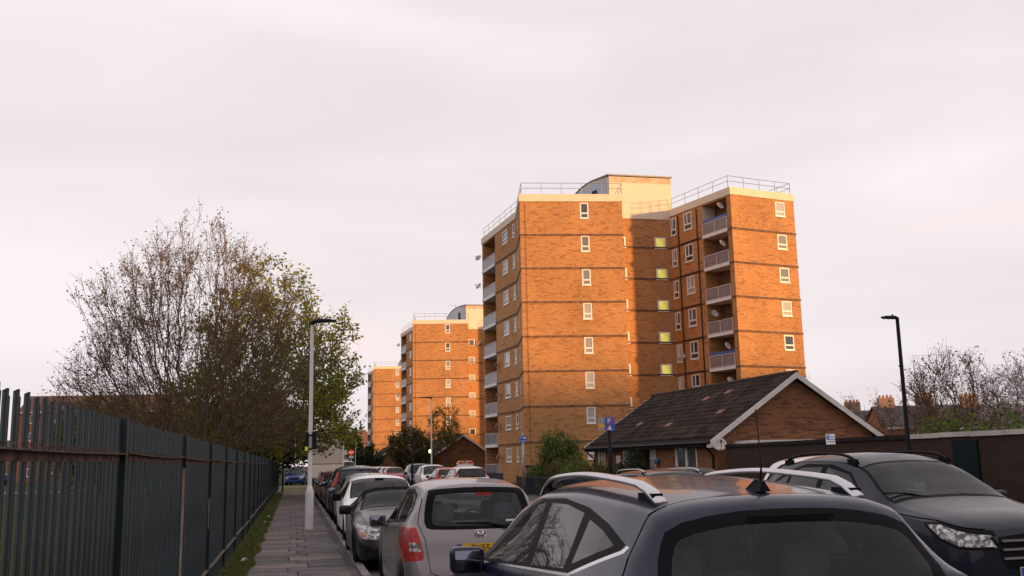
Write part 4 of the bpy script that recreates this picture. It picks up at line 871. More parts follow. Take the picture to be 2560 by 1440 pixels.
g.out(g.n('ShaderNodeMixShader',{0:g.rng(fr,0.,1.,.0,.62),1:tr,2:gl}).outputs[0])
g=NG('car_glass_tint'); fr=g.n('ShaderNodeFresnel',{'IOR':1.55}).outputs[0]
tr=g.n('ShaderNodeBsdfTransparent',{'Color':(.36,.39,.43,1)}).outputs[0]; gl=g.n('ShaderNodeBsdfGlossy',{'Color':(1,1,1,1),'Roughness':.015}).outputs[0]
g.out(g.n('ShaderNodeMixShader',{0:g.rng(fr,0.,1.,.0,.8),1:tr,2:gl}).outputs[0])
mat('trim_black',(.005,.005,.007),.55,var=.2,spec=.07); mat('rubber',(.012,.012,.013),.9,var=.3,spec=.1); mat('chrome',(.62,.62,.64),.12,1,var=.05); mat('rail_silver',(.58,.57,.60),.28,.9,var=.05); mat('gap',(.002,.002,.003),.9,var=.1,spec=.02)
mat('lamp_red',(.33,.010,.008),.25,var=.35,scale=14,coat=.25,spec=.3); mat('lamp_clear',(.10,.10,.11),.12,.3,var=.5,scale=16,c2=(.55,.54,.55),lo=.45,hi=.62,coat=.4); mat('lamp_amber',(.55,.16,.02),.15,coat=1); mat('seat',(.10,.098,.115),.9,var=.25,scale=20); mat('cabin',(.08,.077,.082),.85,var=.3); mat('cabin_pale',(.28,.26,.25),.9,var=.1)
mat('plate_yellow',(.62,.36,.015),.45,var=.05); mat('plate_white',(.72,.72,.72),.45,var=.04); mat('mirror_glass',(.16,.18,.22),.04,1,var=.02); mat('soft_top',(.006,.006,.007),.95,var=.3,scale=30,spec=.05)
mat('orange_plastic',(.62,.13,.01),.35,var=.15,coat=.5); mat('alloy',(.33,.33,.35),.3,.9,var=.1)
def pchip(xs,ys,x):
    xs=np.asarray(xs,float);ys=np.asarray(ys,float);h=np.diff(xs);d=np.diff(ys)/h;m=np.zeros(len(xs));m[0]=d[0];m[-1]=d[-1]
    for i in range(1,len(xs)-1):
        if d[i-1]*d[i]>0: w1=2*h[i]+h[i-1];w2=h[i]+2*h[i-1];m[i]=(w1+w2)/(w1/d[i-1]+w2/d[i])
    x=np.clip(x,xs[0],xs[-1]);k=np.clip(np.searchsorted(xs,x)-1,0,len(h)-1);t=(x-xs[k])/h[k]
    return (2*t**3-3*t**2+1)*ys[k]+(t**3-2*t**2+t)*h[k]*m[k]+(-2*t**3+3*t**2)*ys[k+1]+(t**3-t**2)*h[k]*m[k+1]
class CarShape:
    def __init__(s,sp):
        s.sp=sp; s.L=sp['L']
        for k in ('top','belt','wid','roofw'): setattr(s,k,(lambda xy:(lambda x:pchip([p[0] for p in xy],[p[1] for p in xy],x)))(sp[k]))
    def edge(s,x):
        zt=float(s.top(x)); zb=min(float(s.belt(x)),zt-.015); w=float(s.wid(x)); gh=zt-zb; k=np.clip(gh/.42,0,1); k=k*k*(3-2*k)
        wre=w*s.sp.get('hoodw',.80)*(1-k)+float(s.roofw(x))*k; zre=zb+gh*(.45*(1-k)+s.sp.get('re',.83)*k); return zt,zb,w,gh,k,wre,zre
    def bottom(s,x):
        z=s.sp.get('rk',.24)
        for sw in s.sp['wheels']:
            Ra=s.sp['wr']+.05
            if abs(x-sw)<Ra: z=max(z,s.sp['wr']+math.sqrt(Ra*Ra-(x-sw)**2))
        z=z+max(0,.12-x)*.3; return z
    def ring(s,x):
        zt,zb,w,gh,k,wre,zre=s.edge(x); zr=min(s.bottom(x),zb-.06); H=zb-zr
        c=[(w*.90,zr),(w*.975,zr+.025),(w*1.0,zr+.42*H),(w*.992,zr+.72*H),(w*.965,zb-.012),(w*.955-.004,zb+.006*k),(wre+.012*k,zre-.02*k),(wre-.02,zre+.015*k),(wre*.74,zt-(zt-zre)*(.30)),(wre*.38,zt-(zt-zre)*.08),(0,zt)]
        P=[np.array(q,float) for q in c]
        for _ in range(2):
            Q=[P[0]]
            for a,b in zip(P[:-1],P[1:]): Q+= [a*.75+b*.25,a*.25+b*.75]
            Q.append(P[-1]); P=Q
        return P
    def band(s,x,f):
        zt,zb,w,gh,k,wre,zre=s.edge(x); return zb+f*(zre-zb)
    def side(s,pts): return [(x,s.band(x,f)) for x,f in pts]
def densify(poly,n=6):
    out=[]
    for (a,b),(c,d) in zip(poly,poly[1:]+poly[:1]):
        for i in range(n): out.append((a+(c-a)*i/n,b+(d-b)*i/n))
    return out
def inpoly(x,y,poly):
    r=False;n=len(poly);j=n-1
    for i in range(n):
        xi,yi=poly[i];xj,yj=poly[j]
        if (yi>y)!=(yj>y) and x<(xj-xi)*(y-yi)/(yj-yi)+xi: r=not r
        j=i
    return r
def shrink(poly,d):
    n=len(poly); A=sum(poly[i][0]*poly[(i+1)%n][1]-poly[(i+1)%n][0]*poly[i][1] for i in range(n)); sgn=1 if A>0 else -1; out=[]
    for i in range(n):
        p=np.array(poly[i-1]);q=np.array(poly[i]);r_=np.array(poly[(i+1)%n]); e1=(q-p)/(np.linalg.norm(q-p)+1e-9);e2=(r_-q)/(np.linalg.norm(r_-q)+1e-9)
        n1=np.array([-e1[1],e1[0]])*sgn;n2=np.array([-e2[1],e2[0]])*sgn; m=n1+n2; m/=max(.35,np.linalg.norm(m)); cs=max(.4,float(m@n1)); out.append(tuple(q+m*d/cs))
    return out
def cut_region(bm,L,axis,poly,cond,idx):
    """split faces along the polygon's edges (side view 's': (s,z); rear/front view 'x': (x,z); plan 'p': (x,s)) and mark what lies inside"""
    def uv(c): 
        sy=L/2-c.y
        return (sy,c.z) if axis=='s' else ((c.x,c.z) if axis=='x' else (c.x,sy))
    lo=[min(p[i] for p in poly)-.02 for i in(0,1)];hi=[max(p[i] for p in poly)+.02 for i in (0,1)]
    def near(f):
        us=[uv(v.co) for v in f.verts]; return all(max(u[i] for u in us)>=lo[i] and min(u[i] for u in us)<=hi[i] for i in (0,1)) and cond(f)
    n=len(poly)
    for i in range(n):
        a,b=poly[i],poly[(i+1)%n]
        if math.hypot(a[0]-b[0],a[1]-b[1])<1e-6: continue
        l2=[min(a[k],b[k])-.03 for k in(0,1)];h2=[max(a[k],b[k])+.03 for k in(0,1)]
        fs=[]
        for f in bm.faces:
            if not cond(f): continue
            us=[uv(v.co) for v in f.verts]
            if all(max(u[k] for u in us)>=l2[k] and min(u[k] for u in us)<=h2[k] for k in(0,1)): fs.append(f)
        if not fs: continue
        d=(b[0]-a[0],b[1]-a[1]); nn=(-d[1],d[0])
        if axis=='s': co=Vector((0,L/2-a[0],a[1])); no=Vector((0,-nn[0],nn[1]))
        elif axis=='x': co=Vector((a[0],0,a[1])); no=Vector((nn[0],0,nn[1]))
        else: co=Vector((a[0],L/2-a[1],0)); no=Vector((nn[0],-nn[1],0))
        es={e for f in fs for e in f.edges}; vs={v for f in fs for v in f.verts}
        bmesh.ops.bisect_plane(bm,geom=list(fs)+list(es)+list(vs),dist=1e-5,plane_co=co,plane_no=no.normalized())
    for f in bm.faces:
        if cond(f):
            c=f.calc_center_median(); u=uv(c)
            if inpoly(u[0],u[1],poly): f.material_index=idx
_wheel={}
def wheel_parts(r,wd=.2):
    key=(r,wd)
    if key not in _wheel:
        b=MB(); b.lathe([(r*.62,-wd/2),(r*.93,-wd/2),(r,-wd/2+.03),(r,wd/2-.03),(r*.93,wd/2),(r*.62,wd/2),(r*.60,0),(r*.62,-wd/2)],axis='x',k=28); ty=b.mesh('tyre',True); ty.materials.append(MT['rubber'])
        b=MB(); b.lathe([(r*.63,wd/2-.015),(r*.60,wd/2-.05),(r*.58,-wd/2+.02)],axis='x',k=28); b.lathe([(0,wd/2-.02),(.06,wd/2-.02),(.075,wd/2-.05)],axis='x',k=14)
        for i in range(5):
            a=i*2*math.pi/5
            for q in (-.16,.16):
                ca,sa=math.cos(a+q*.6),math.sin(a+q*.6); cb,sb=math.cos(a+q),math.sin(a+q); t=.022
                p=[(wd/2-.05,.05*ca-t*sa,.05*sa+t*ca),(wd/2-.05,.05*ca+t*sa,.05*sa-t*ca),(wd/2-.045,r*.61*cb+t*sb,r*.61*sb-t*cb),(wd/2-.045,r*.61*cb-t*sb,r*.61*sb+t*cb)]
                b.hexa([(x-.02,y,z) for x,y,z in p]+p)
        rm=b.mesh('rim',True); rm.materials.append(MT['alloy']); b=MB(); b.lathe([(0,-.03),(r*.58,-.03),(r*.58,-.02),(0,-.02)],axis='x',k=20); dk=b.mesh('hub_disc'); dk.materials.append(MT['gap']); _wheel[key]=(ty,rm,dk)
    return _wheel[key]
def rounded(b_min,b_max,bev,name,seg=3):
    bm=bmesh.new(); bmesh.ops.create_cube(bm,size=1); c=[(a+b)/2 for a,b in zip(b_min,b_max)]; s=[b-a for a,b in zip(b_min,b_max)]
    for v in bm.verts: v.co=Vector([v.co[i]*s[i]+c[i] for i in range(3)])
    bmesh.ops.bevel(bm,geom=bm.edges[:],offset=bev,segments=seg,affect='EDGES',profile=.6); me=bpy.data.meshes.new(name); bm.to_mesh(me); bm.free(); me.shade_smooth(); return me
def seat_mesh():
    bm=bmesh.new()
    for mn,mx,bv in (((-.25,-.28,.30),(.25,.26,.50),.07),((-.245,-.42,.45),(.245,-.24,1.02),.08),((-.13,-.47,1.06),(.13,-.36,1.27),.05)):
        m=rounded(mn,mx,bv,'x',2); t=bmesh.new(); t.from_mesh(m); 
        tmp=bpy.data.meshes.new('t'); t.to_mesh(tmp); t.free(); bm.from_mesh(tmp)
    for v in bm.verts:
        if v.co.z>.45: v.co.y-= (v.co.z-.45)*.18
    me=bpy.data.meshes.new('seat'); bm.to_mesh(me); bm.free(); me.shade_smooth(); me.materials.append(MT['seat']); return me
SEAT=seat_mesh()
CARC={}
def car(name,sp,paintm,loc,rz,label,group='cars parked along the kerb',key=None,cat='car'):
    """key: reuse the meshes of an earlier car of the same shape with another paint"""
    S=CarShape(sp); L=S.L; root=empty(name,loc,rz); tag(root,label,cat,group)
    ck=(key or id(sp))
    if ck in CARC: data=CARC[ck]
    else:
        xs=np.linspace(0,L,4000); zt=np.array([float(z) for z in S.top(xs)]); arc=np.concatenate([[0],np.cumsum(np.hypot(np.diff(xs),np.diff(zt)))]); n=sp.get('n',64)
        st=set(np.round(np.interp(np.linspace(0,arc[-1],n),arc,xs),4))
        for sw in sp['wheels']:
            Ra=sp['wr']+.05
            for a in np.linspace(0,math.pi,13): st.add(round(sw+Ra*math.cos(a)*.9999,4))
        st=sorted(x for x in st if 0<=x<=L); st=[x for i,x in enumerate(st) if i==0 or x-st[i-1]>.004]
        bm=bmesh.new(); rings=[]
        for x in st:
            P=S.ring(x); row=[bm.verts.new((p[0],L/2-x,p[1])) for p in P]+[bm.verts.new((-p[0],L/2-x,p[1])) for p in P[-2::-1]]; rings.append(row)
        for a,b in zip(rings[:-1],rings[1:]):
            for i in range(len(a)-1): bm.faces.new((a[i],a[i+1],b[i+1],b[i]))
        bm.faces.new(rings[0][::-1]); bm.faces.new(rings[-1])
        bmesh.ops.recalc_face_normals(bm,faces=bm.faces)
        bm.normal_update()
        if sum(f.normal.z*f.calc_area() for f in bm.faces if f.calc_center_median().z>1.0)<0: bmesh.ops.reverse_faces(bm,faces=bm.faces); bm.normal_update()
        regs=sp['regions'](S)
        for i,(nm,mt,axis,poly,cond) in enumerate(regs,1): cut_region(bm,L,axis,poly,cond,i)
        bm.normal_update()
        groups={}
        for f in bm.faces:
            i=f.material_index; sgn=0
            if i>0 and regs[i-1][2]=='s': sgn=1 if f.calc_center_median().x>0 else -1
            groups.setdefault((i,sgn),[]).append(f)
        data=[]
        for (i,sgn),fs in sorted(groups.items()):
            vm={};V=[];N=[];F=[]
            for f in fs:
                ff=[]
                for v in f.verts:
                    if v.index not in vm or True:
                        kx=v
                    if kx not in vm: vm[kx]=len(V); V.append(tuple(v.co)); N.append(tuple(v.normal))
                    ff.append(vm[kx])
                F.append(ff)
            nm,mt=('body',None) if i==0 else regs[i-1][:2]
            me=bpy.data.meshes.new(nm); me.from_pydata(V,[],F); me.shade_smooth(); me.update()
            try: me.normals_split_custom_set_from_vertices(N)
            except Exception: pass
            data.append((nm,mt,me))
        bm.free(); CARC[ck]=data
    body=None
    for nm,mt,me in data:
        if mt is None:
            m2=me if not me.materials else me.copy(); m2.materials.clear(); m2.materials.append(MT[paintm]); body=mobj('body',m2,None,root)
        else:
            if not me.materials: me.materials.append(MT[mt])
            if mt=='PAINT': pass
            mobj(nm,me,None,root)
    r=sp['wr']; ty,rm,dk=wheel_parts(r); hw=sp['W']/2
    for sw in sp['wheels']:
        for sg in (-1,1):
            wo=empty('wheel',(sg*(hw-.125),L/2-sw,r),0,root); wo.rotation_euler=(0,0,0 if sg>0 else math.pi)
            mobj('tyre',ty,None,wo); mobj('rim',rm,None,wo); mobj('brake_disc',dk,None,wo)
    # underbody and cabin
    zb=float(S.belt(L/2)); b=MB(); b.box(-hw*.80,hw*.80,-L/2+.35,L/2-.35,.20,.34); b.build('underbody',MT['gap'],root)
    cs,ce=sp['cabin']; b=MB(); b.box(-hw*.86,hw*.86,L/2-ce,L/2-cs-.0,.345,.40)
    b.box(-hw*.90,hw*.90,L/2-cs-.35,L/2-cs-.02,.36,zb-.03)
    b.build('cabin_trim',MT['cabin'],root)
    for sy in sp['seats']:
        for sx in ((-.36,.36) if len(sp['seats'])>0 else ()):
            o=mobj('seat',SEAT,None,root,(sx,L/2-sy,sp.get('seatz',.0))); 
    b=MB(); sw_=sp['seats'][0]-.62; b.lathe([(.165+.016*math.cos(a),.016*math.sin(a)) for a in np.linspace(0,6.283,9)],axis='y',k=20); o=b.build('steering_wheel',MT['cabin'],root,True,(.36,L/2-sw_,zb-.02)); o.rotation_euler=(R(-25),0,0)
    # door mirrors
    mx=sp.get('mirror')
    if mx:
        for sg in (-1,1):
            me=rounded((-.03,-.065,-.10),(.215,.065,.09),.05,'door_mirror'); 
            for v in me.vertices: v.co.y+= .35*max(0,v.co.x)*.25; v.co.z*= 1-.25*max(0,.1-v.co.x)
            me.materials.append(MT[sp.get('mirror_mat',paintm)]); o=mobj('door_mirror',me,None,root,(sg*(float(S.wid(mx[0]))*.97+.02),L/2-mx[0],mx[1])); k_=sp.get('mir',.85); o.scale=(sg*k_,k_,k_)
            gm=rounded((.015,-.074,-.072),(.195,-.060,.065),.004,'mirror_glass',1); gm.materials.append(MT['mirror_glass']); mobj('mirror_glass',gm,None,o)
    return root,S
def chaikin(p,k=2):
    for _ in range(k):
        q=[]
        for (a,b),(c,d) in zip(p,p[1:]+p[:1]): q+= [(a*.75+c*.25,b*.75+d*.25),(a*.25+c*.75,b*.25+d*.75)]
        p=q
    return p
up=lambda f:f.normal.z>.15
def sidec(f): return abs(f.normal.x)>.35
def rearc(L,smin): return lambda f:f.normal.y<-.15 and (L/2-f.calc_center_median().y)>smin
def frontc(L,smax): return lambda f:(f.normal.y>.1 or f.normal.z>.2) and (L/2-f.calc_center_median().y)<smax
def gapline(pts,w_=.007):
    out=[]
    P=[np.array(p,float) for p in pts]; Lf=[];Rt=[]
    for i,p in enumerate(P):
        d=P[min(i+1,len(P)-1)]-P[max(i-1,0)]; d/=np.linalg.norm(d); nn=np.array([-d[1],d[0]])*w_/2; Lf.append(tuple(p+nn)); Rt.append(tuple(p-nn))
    return Lf+Rt[::-1]
def screen(S,s0,s1,k0=.93,k1=.93,n=5,inset=0):
    """windscreen / rear screen outline in plan view (x,s) between stations s0 (low) and s1 (high)"""
    l=[]; 
    for i in range(n+1):
        s_=s0+(s1-s0)*i/n; wre=S.edge(s_)[5]; l.append((wre*(k0+(k1-k0)*i/n)-inset,s_))
    return l+[(-x,y) for x,y in l[::-1]]
def rear_screen(pts): return pts+[(-x,z) for x,z in pts[::-1]]
# ---- generic shapes ----------------------------------------------------------------
def hatch_spec(L=4.1,W=1.74,H=1.5,hood=.98,cowl=1.0,belt=.93,cs=1.05,rf=1.85,re=3.35,tail=.95,rb=None,notch=False,lampz=(.62,1.02),glass='car_glass_tint',lampm='lamp_red',tall_lamp=False,wr=.31,wh=None,rails=False):
    hw=W/2; tl=L-.10
    if notch: top=[(0,.50),(.04,.62),(.14,.72),(.55,hood-.10),(cs,cowl),(rf,H-.05),(rf+.55,H),(re,H-.06),(re+.75,1.08),(L-.35,1.06),(L-.12,1.02),(L-.05,.8),(L,.5)]
    else: top=[(0,.50),(.04,.63),(.14,.76),(.5,hood-.06),(cs,cowl),(rf,H-.06),(rf+.55,H),(re,H-.05),(re+.28,H-.14),(L-.22,tail+.05),(L-.10,tail-.12),(L-.04,.66),(L,.46)]
    sp=dict(L=L,W=W,top=top,belt=[(0,.60),(.3,.72),(cs,belt-.02),(L*.6,belt+.02),(L-.5,belt+.07),(L,belt+.05)],
      wid=[(0,hw*.72),(.08,hw*.86),(.3,hw*.955),(.9,hw),(L-.8,hw),(L-.25,hw*.95),(L-.06,hw*.87),(L,hw*.74)],roofw=[(0,hw*.7),(cs,hw*.80),(rf,hw*.72),(re,hw*.70),(L,hw*.66)],
      wheels=(.80,L-.78) if wh is None else wh,wr=wr,cabin=(cs,L-.5),seats=(cs+1.15,cs+2.0),mirror=(cs+.48,belt+.06),n=60)
    def regions(S):
        Rg=[]; e1=re+(.35 if notch else .18)
        w_=S.side([(cs+.38,.10),(cs+.62,.55),(rf+.05,.90),(rf+.5,.95),(re-.3,.93),(e1-.12,.62),(e1,.14)]); Rg.append(('window_frame','trim_black','s',w_,sidec))
        b1=cs+1.22
        Rg.append(('side_window',glass,'s',shrink(S.side([(cs+.45,.14),(cs+.65,.52),(rf+.06,.86),(b1-.04,.90),(b1+.02,.14)]),.012),sidec))
        Rg.append(('side_window',glass,'s',shrink(S.side([(b1+.10,.14),(b1+.05,.90),(re-.35,.88),(e1-.25,.55),(e1-.12,.18)]),.012),sidec))
        Rg.append(('windscreen_border','trim_black','p',screen(S,cs+.03,rf-.03,.97,.97),frontc(L,rf+.2)))
        Rg.append(('windscreen','car_glass','p',screen(S,cs+.09,rf-.07,.93,.92),frontc(L,rf+.2)))
        if notch: Rg.append(('rear_screen','car_glass_tint','p',screen(S,re+.66,re+.08,.92,.92),lambda f:f.normal.z>.2 and L/2-f.calc_center_median().y>re))
        else:
            z0,z1=tail+.05,H-.12; Rg.append(('rear_screen_border','trim_black','x',rear_screen([(hw*.74,z0),(hw*.66,z1)]),rearc(L,re)))
            Rg.append(('rear_screen',glass,'x',rear_screen([(hw*.70,z0+.04),(hw*.62,z1-.04)]),rearc(L,re)))
        lz0,lz1=lampz
        if tall_lamp: lz1=H-.2
        Rg.append(('tail_lamp',lampm,'s',[(L-.32 if not tall_lamp else L-.26,lz0),(L-.30 if not tall_lamp else L-.42,lz1),(L+.1,lz1),(L+.1,lz0)],lambda f:abs(f.calc_center_median().x)>hw*.66 and abs(f.normal.x)>.12))
        Rg.append(('headlamp','lamp_clear','s',[(-.1,.60),(-.1,.73),(.36,.80),(.48,.78),(.30,.66)],lambda f:abs(f.calc_center_median().x)>hw*.55))
        Rg.append(('grille','trim_black','x',rear_screen([(hw*.45,.50),(hw*.50,.66)]),lambda f:f.normal.y>.3))
        for s_ in (cs+.25,b1+.06,e1-.25): Rg.append(('door_gap','gap','s',gapline([(s_,.42),(s_+.02,S.band(s_,.0))],.010),lambda f:abs(f.normal.x)>.5))
        return Rg
    sp['regions']=regions; return sp
# ---- near dark grey SUV (rear three-quarter, only its upper half in frame) --------------
SUVL=4.41
suv=dict(L=SUVL,W=1.82,n=90,rk=.28,re=.80,hoodw=.80,
  top=[(0,.55),(.05,.72),(.15,.86),(.6,1.0),(1.05,1.09),(1.85,1.49),(2.3,1.585),(2.8,1.605),(3.4,1.575),(3.85,1.53),(4.02,1.505),(4.07,1.46),(4.20,1.24),(4.30,1.06),(4.36,.88),(4.40,.70),(4.41,.45)],
  belt=[(0,.66),(.3,.80),(1.05,1.0),(2.6,1.07),(3.5,1.13),(4.1,1.16),(4.41,1.1)],
  wid=[(0,.66),(.08,.79),(.3,.88),(.9,.91),(3.5,.91),(4.0,.885),(4.3,.84),(4.41,.74)],
  roofw=[(0,.62),(1.05,.74),(1.85,.645),(2.6,.66),(3.6,.655),(4.05,.625),(4.41,.62)],
  wheels=(.86,3.50),wr=.345,cabin=(1.1,3.7),seats=(2.25,3.05),mirror=(1.60,1.06),mir=.92)
def suv_regions(S):
    L=SUVL; Rg=[]
    fr=S.side([(1.50,.03),(1.72,.50),(2.02,.86),(2.35,.97),(2.80,.97),(3.25,.90),(3.62,.75),(3.90,.54),(3.89,.44),(3.40,.03)])
    Rg.append(('window_frame','trim_black','s',fr,sidec))
    Rg.append(('side_window','car_glass_tint','s',shrink(S.side([(1.58,.09),(1.80,.56),(2.08,.84),(2.30,.90),(2.46,.92),(2.56,.09)]),.004),sidec))
    Rg.append(('side_window','car_glass_tint','s',shrink(S.side([(2.68,.09),(2.58,.92),(2.90,.90),(3.22,.83),(3.30,.09)]),.004),sidec))
    Rg.append(('quarter_window','car_glass_tint','s',shrink(S.side([(3.38,.14),(3.33,.78),(3.58,.68),(3.80,.52),(3.78,.45)]),.008),sidec))
    Rg.append(('chrome_trim','chrome','s',S.side([(1.50,.01),(3.42,.01),(3.93,.42),(3.95,.52),(3.92,.53),(3.89,.45),(3.40,.05),(1.50,.05)]),sidec))
    Rg.append(('windscreen_border','trim_black','p',screen(S,1.08,1.83,.97,.97),frontc(L,2.0))); Rg.append(('windscreen','car_glass','p',screen(S,1.16,1.78,.93,.92),frontc(L,2.0)))
    rb=[(.0,1.05),(.30,1.05),(.60,1.07),(.72,1.15),(.665,1.30),(.60,1.40),(.32,1.452),(0,1.464)]
    Rg.append(('rear_screen_border','trim_black','x',chaikin(rb+[(-x,z) for x,z in rb[::-1] if x>0],1),rearc(L,3.95)))
    ri=[(.0,1.08),(.30,1.08),(.57,1.10),(.655,1.17),(.605,1.30),(.55,1.355),(.30,1.395),(0,1.405)]
    Rg.append(('rear_screen','car_glass','x',chaikin(ri+[(-x,z) for x,z in ri[::-1] if x>0],1),rearc(L,3.95)))
    Rg.append(('tail_lamp','lamp_red','s',[(3.98,.92),(3.95,1.06),(4.5,1.06),(4.5,.90)],lambda f:abs(f.calc_center_median().x)>.55 and abs(f.normal.x)>.15))
    # hatch shut line over the roof and down the pillars
    Rg.append(('hatch_gap','gap','p',gapline([(-.63,3.93),(-.4,3.905),(0,3.90),(.4,3.905),(.63,3.93)],.012),lambda f:f.normal.z>.5))
    Rg.append(('hatch_gap','gap','s',gapline([(3.935,1.50),(3.94,1.42),(4.00,1.26),(4.16,1.05),(4.22,.9)],.012),sidec))
    for s_,q in ((2.62,-.08),(1.45,.0)): Rg.append(('door_gap','gap','s',gapline([(s_,.45),(s_,S.band(s_,.02))],.010),sidec))
    return Rg
suv['regions']=suv_regions
SX,SYR=2.16,3.95     # centre line and rear end of the near car
o,S=car('grey_suv',suv,'p_dkgrey',(SX,SYR+SUVL/2,0),R(2.4),'dark blue grey SUV with silver roof rails and a tall roof aerial')
def roof_rail(S,o,s0,s1,k,h,m_,wd=.022,L=None,z_off=.0):
    for sg in (-1,1):
        n=18; b=MB(); pts=[]
        for i in range(n+1):
            f=i/n; s_=s0+(s1-s0)*f; zt,zb,w_,gh,kk,wre,zre=S.edge(s_); x=wre*k; zz=zre+(zt-zre)*.42+h*min(1,2.6*math.sin(math.pi*f)**.75)*.9+.012+z_off; pts.append((sg*x,S.L/2-s_,zz))
        sec=[(-wd,-.012),(wd,-.012),(wd*.95,.006),(wd*.4,.017),(-wd*.4,.017),(-wd*.95,.006)]
        nv=len(b.v)
        for p in pts: b.v+=[(p[0]+a,p[1],p[2]+c_) for a,c_ in sec]
        for i in range(n):
            for q in range(6): a_=nv+i*6+q; b_=nv+i*6+(q+1)%6; b.f.append((a_,b_,b_+6,a_+6)); b.uv.append(None)
        b.f.append(tuple(nv+q for q in range(6))); b.f.append(tuple(nv+n*6+q for q in range(6))); b.uv+=[None,None]
        b.build('roof_rail',MT[m_],o,True)
        for f in (.06,.94):
            b=MB(); s_=s0+(s1-s0)*f; zt,zb,w_,gh,kk,wre,zre=S.edge(s_); x=sg*wre*k; z0=zre+(zt-zre)*.30; b.box(x-wd*.8,x+wd*.8,S.L/2-s_-.09,S.L/2-s_+.09,z0-.02,z0+.05)
            b.build('rail_foot',MT['trim_black'],o)
roof_rail(S,o,1.95,3.86,.83,.066,'rail_silver',.034)
b=MB(); zt=float(S.top(3.80)); b.hexa([(-.032,-.09,0),(.032,-.09,0),(.03,.075,0),(-.03,.075,0),(-.008,-.075,.05),(.008,-.075,.05),(.010,-.01,.058),(-.010,-.01,.058)]); an=b.build('aerial_base',MT['trim_black'],o,False,(0,SUVL/2-3.80,zt-.004)); b=MB(); b.path([(0,-.05,.05),(0,-.07,.13),(0,-.045,.40)],[.008,.004,.0025],6); b.build('aerial_mast',MT['black_paint'],an)
b=MB(); b.path([(-.02,0,0),(-.20,.015,.004),(-.42,.0,-.02)],[.011,.008,.005],6); b.build('rear_wiper',MT['trim_black'],o,False,(.05,-SUVL/2+.13,1.075))
b=MB(); b.box(-.22,.22,-.012,.0,1.418,1.434); b.build('high_brake_lamp',MT['trim_black'],o,False,(0,-SUVL/2+.30,0))
b=MB(); b.box(-.62,.62,-1.95,-1.45,1.02,1.035); b.build('parcel_shelf',MT['cabin'],o)
# ---- Kuga-like dark SUV coming towards us ------------------------------------------------
KL=4.52
kug=dict(L=KL,W=1.84,n=90,rk=.27,re=.82,hoodw=.84,
  top=[(0,.58),(.03,.80),(.10,.95),(.35,1.06),(.80,1.13),(1.18,1.21),(1.55,1.39),(2.02,1.63),(2.5,1.715),(3.0,1.725),(3.6,1.66),(3.95,1.58),(4.25,1.20),(4.36,1.0),(4.46,.8),(4.52,.5)],
  belt=[(0,.74),(.25,.90),(.9,1.05),(1.5,1.09),(3.0,1.14),(4.0,1.2),(4.52,1.1)],
  wid=[(0,.60),(.06,.76),(.22,.86),(.6,.91),(1.0,.92),(3.6,.92),(4.2,.87),(4.52,.74)],
  roofw=[(0,.62),(1.18,.80),(2.02,.665),(2.8,.68),(3.8,.66),(4.52,.62)],wheels=(.86,3.55),wr=.35,cabin=(1.25,3.9),seats=(2.35,3.2),mirror=(1.72,1.17))
def kug_regions(S):
    L=KL; Rg=[]
    fr=S.side([(1.62,.06),(1.80,.45),(2.10,.85),(2.5,.95),(3.1,.95),(3.6,.80),(3.92,.45),(3.85,.20),(3.3,.06)]); Rg.append(('window_frame','trim_black','s',fr,sidec))
    Rg.append(('side_window','car_glass_tint','s',shrink(S.side([(1.72,.12),(1.88,.48),(2.14,.80),(2.6,.88),(2.66,.12)]),.004),sidec)); Rg.append(('side_window','car_glass_tint','s',shrink(S.side([(2.76,.12),(2.72,.88),(3.2,.86),(3.40,.74),(3.46,.14)]),.004),sidec)); Rg.append(('quarter_window','car_glass_tint','s',shrink(S.side([(3.54,.20),(3.48,.66),(3.62,.62),(3.80,.40),(3.76,.28)]),.006),sidec))
    Rg.append(('windscreen_border','trim_black','p',screen(S,1.20,2.00,.985,.985),frontc(L,2.2))); Rg.append(('windscreen','car_glass','p',screen(S,1.27,1.95,.945,.93),frontc(L,2.2)))
    Rg.append(('headlamp_surround','trim_black','s',[(-.1,.74),(-.1,.885),(.42,1.0),(.60,1.0),(.40,.84),(.15,.75)],lambda f:abs(f.calc_center_median().x)>.46))
    Rg.append(('headlamp','lamp_clear','s',[(.02,.775),(.02,.87),(.40,.975),(.54,.98),(.36,.855),(.15,.78)],lambda f:abs(f.calc_center_median().x)>.50))
    gr=[(.0,.56),(.40,.56),(.47,.70),(.43,.86),(.0,.90)]; Rg.append(('grille','trim_black','x',gr+[(-x,z) for x,z in gr[::-1] if x>0],lambda f:f.normal.y>.25 and L/2-f.calc_center_median().y<.3))
    Rg.append(('bonnet_gap','gap','s',gapline([(.12,.935),(.5,1.015),(1.15,1.075)],.010),lambda f:True))
    for s_ in (1.55,2.70): Rg.append(('door_gap','gap','s',gapline([(s_,.45),(s_,S.band(s_,.02))],.010),sidec))
    rb=[(.0,1.20),(.62,1.22),(.60,1.48),(0,1.52)]; Rg.append(('rear_screen','car_glass_tint','x',rb+[(-x,z) for x,z in rb[::-1] if x>0],rearc(L,3.9)))
    return Rg
kug['regions']=kug_regions
KX,KF=7.22,8.72
o,S=car('oncoming_suv',kug,'p_kuga',(KX,KF+KL/2,0),math.pi+R(1.5),'dark grey SUV facing the viewer, with black roof rails and clear headlamps',group='cars in the road',cat='car')
roof_rail(S,o,2.05,3.75,.955,.05,'trim_black',.024)
b=MB()
for z in (.66,.745,.83): b.box(-.42,.42,-.012,.012,z-.012,z+.010)
b.build('grille_bars',MT['rail_silver'],o,False,(0,KL/2-.012,0))
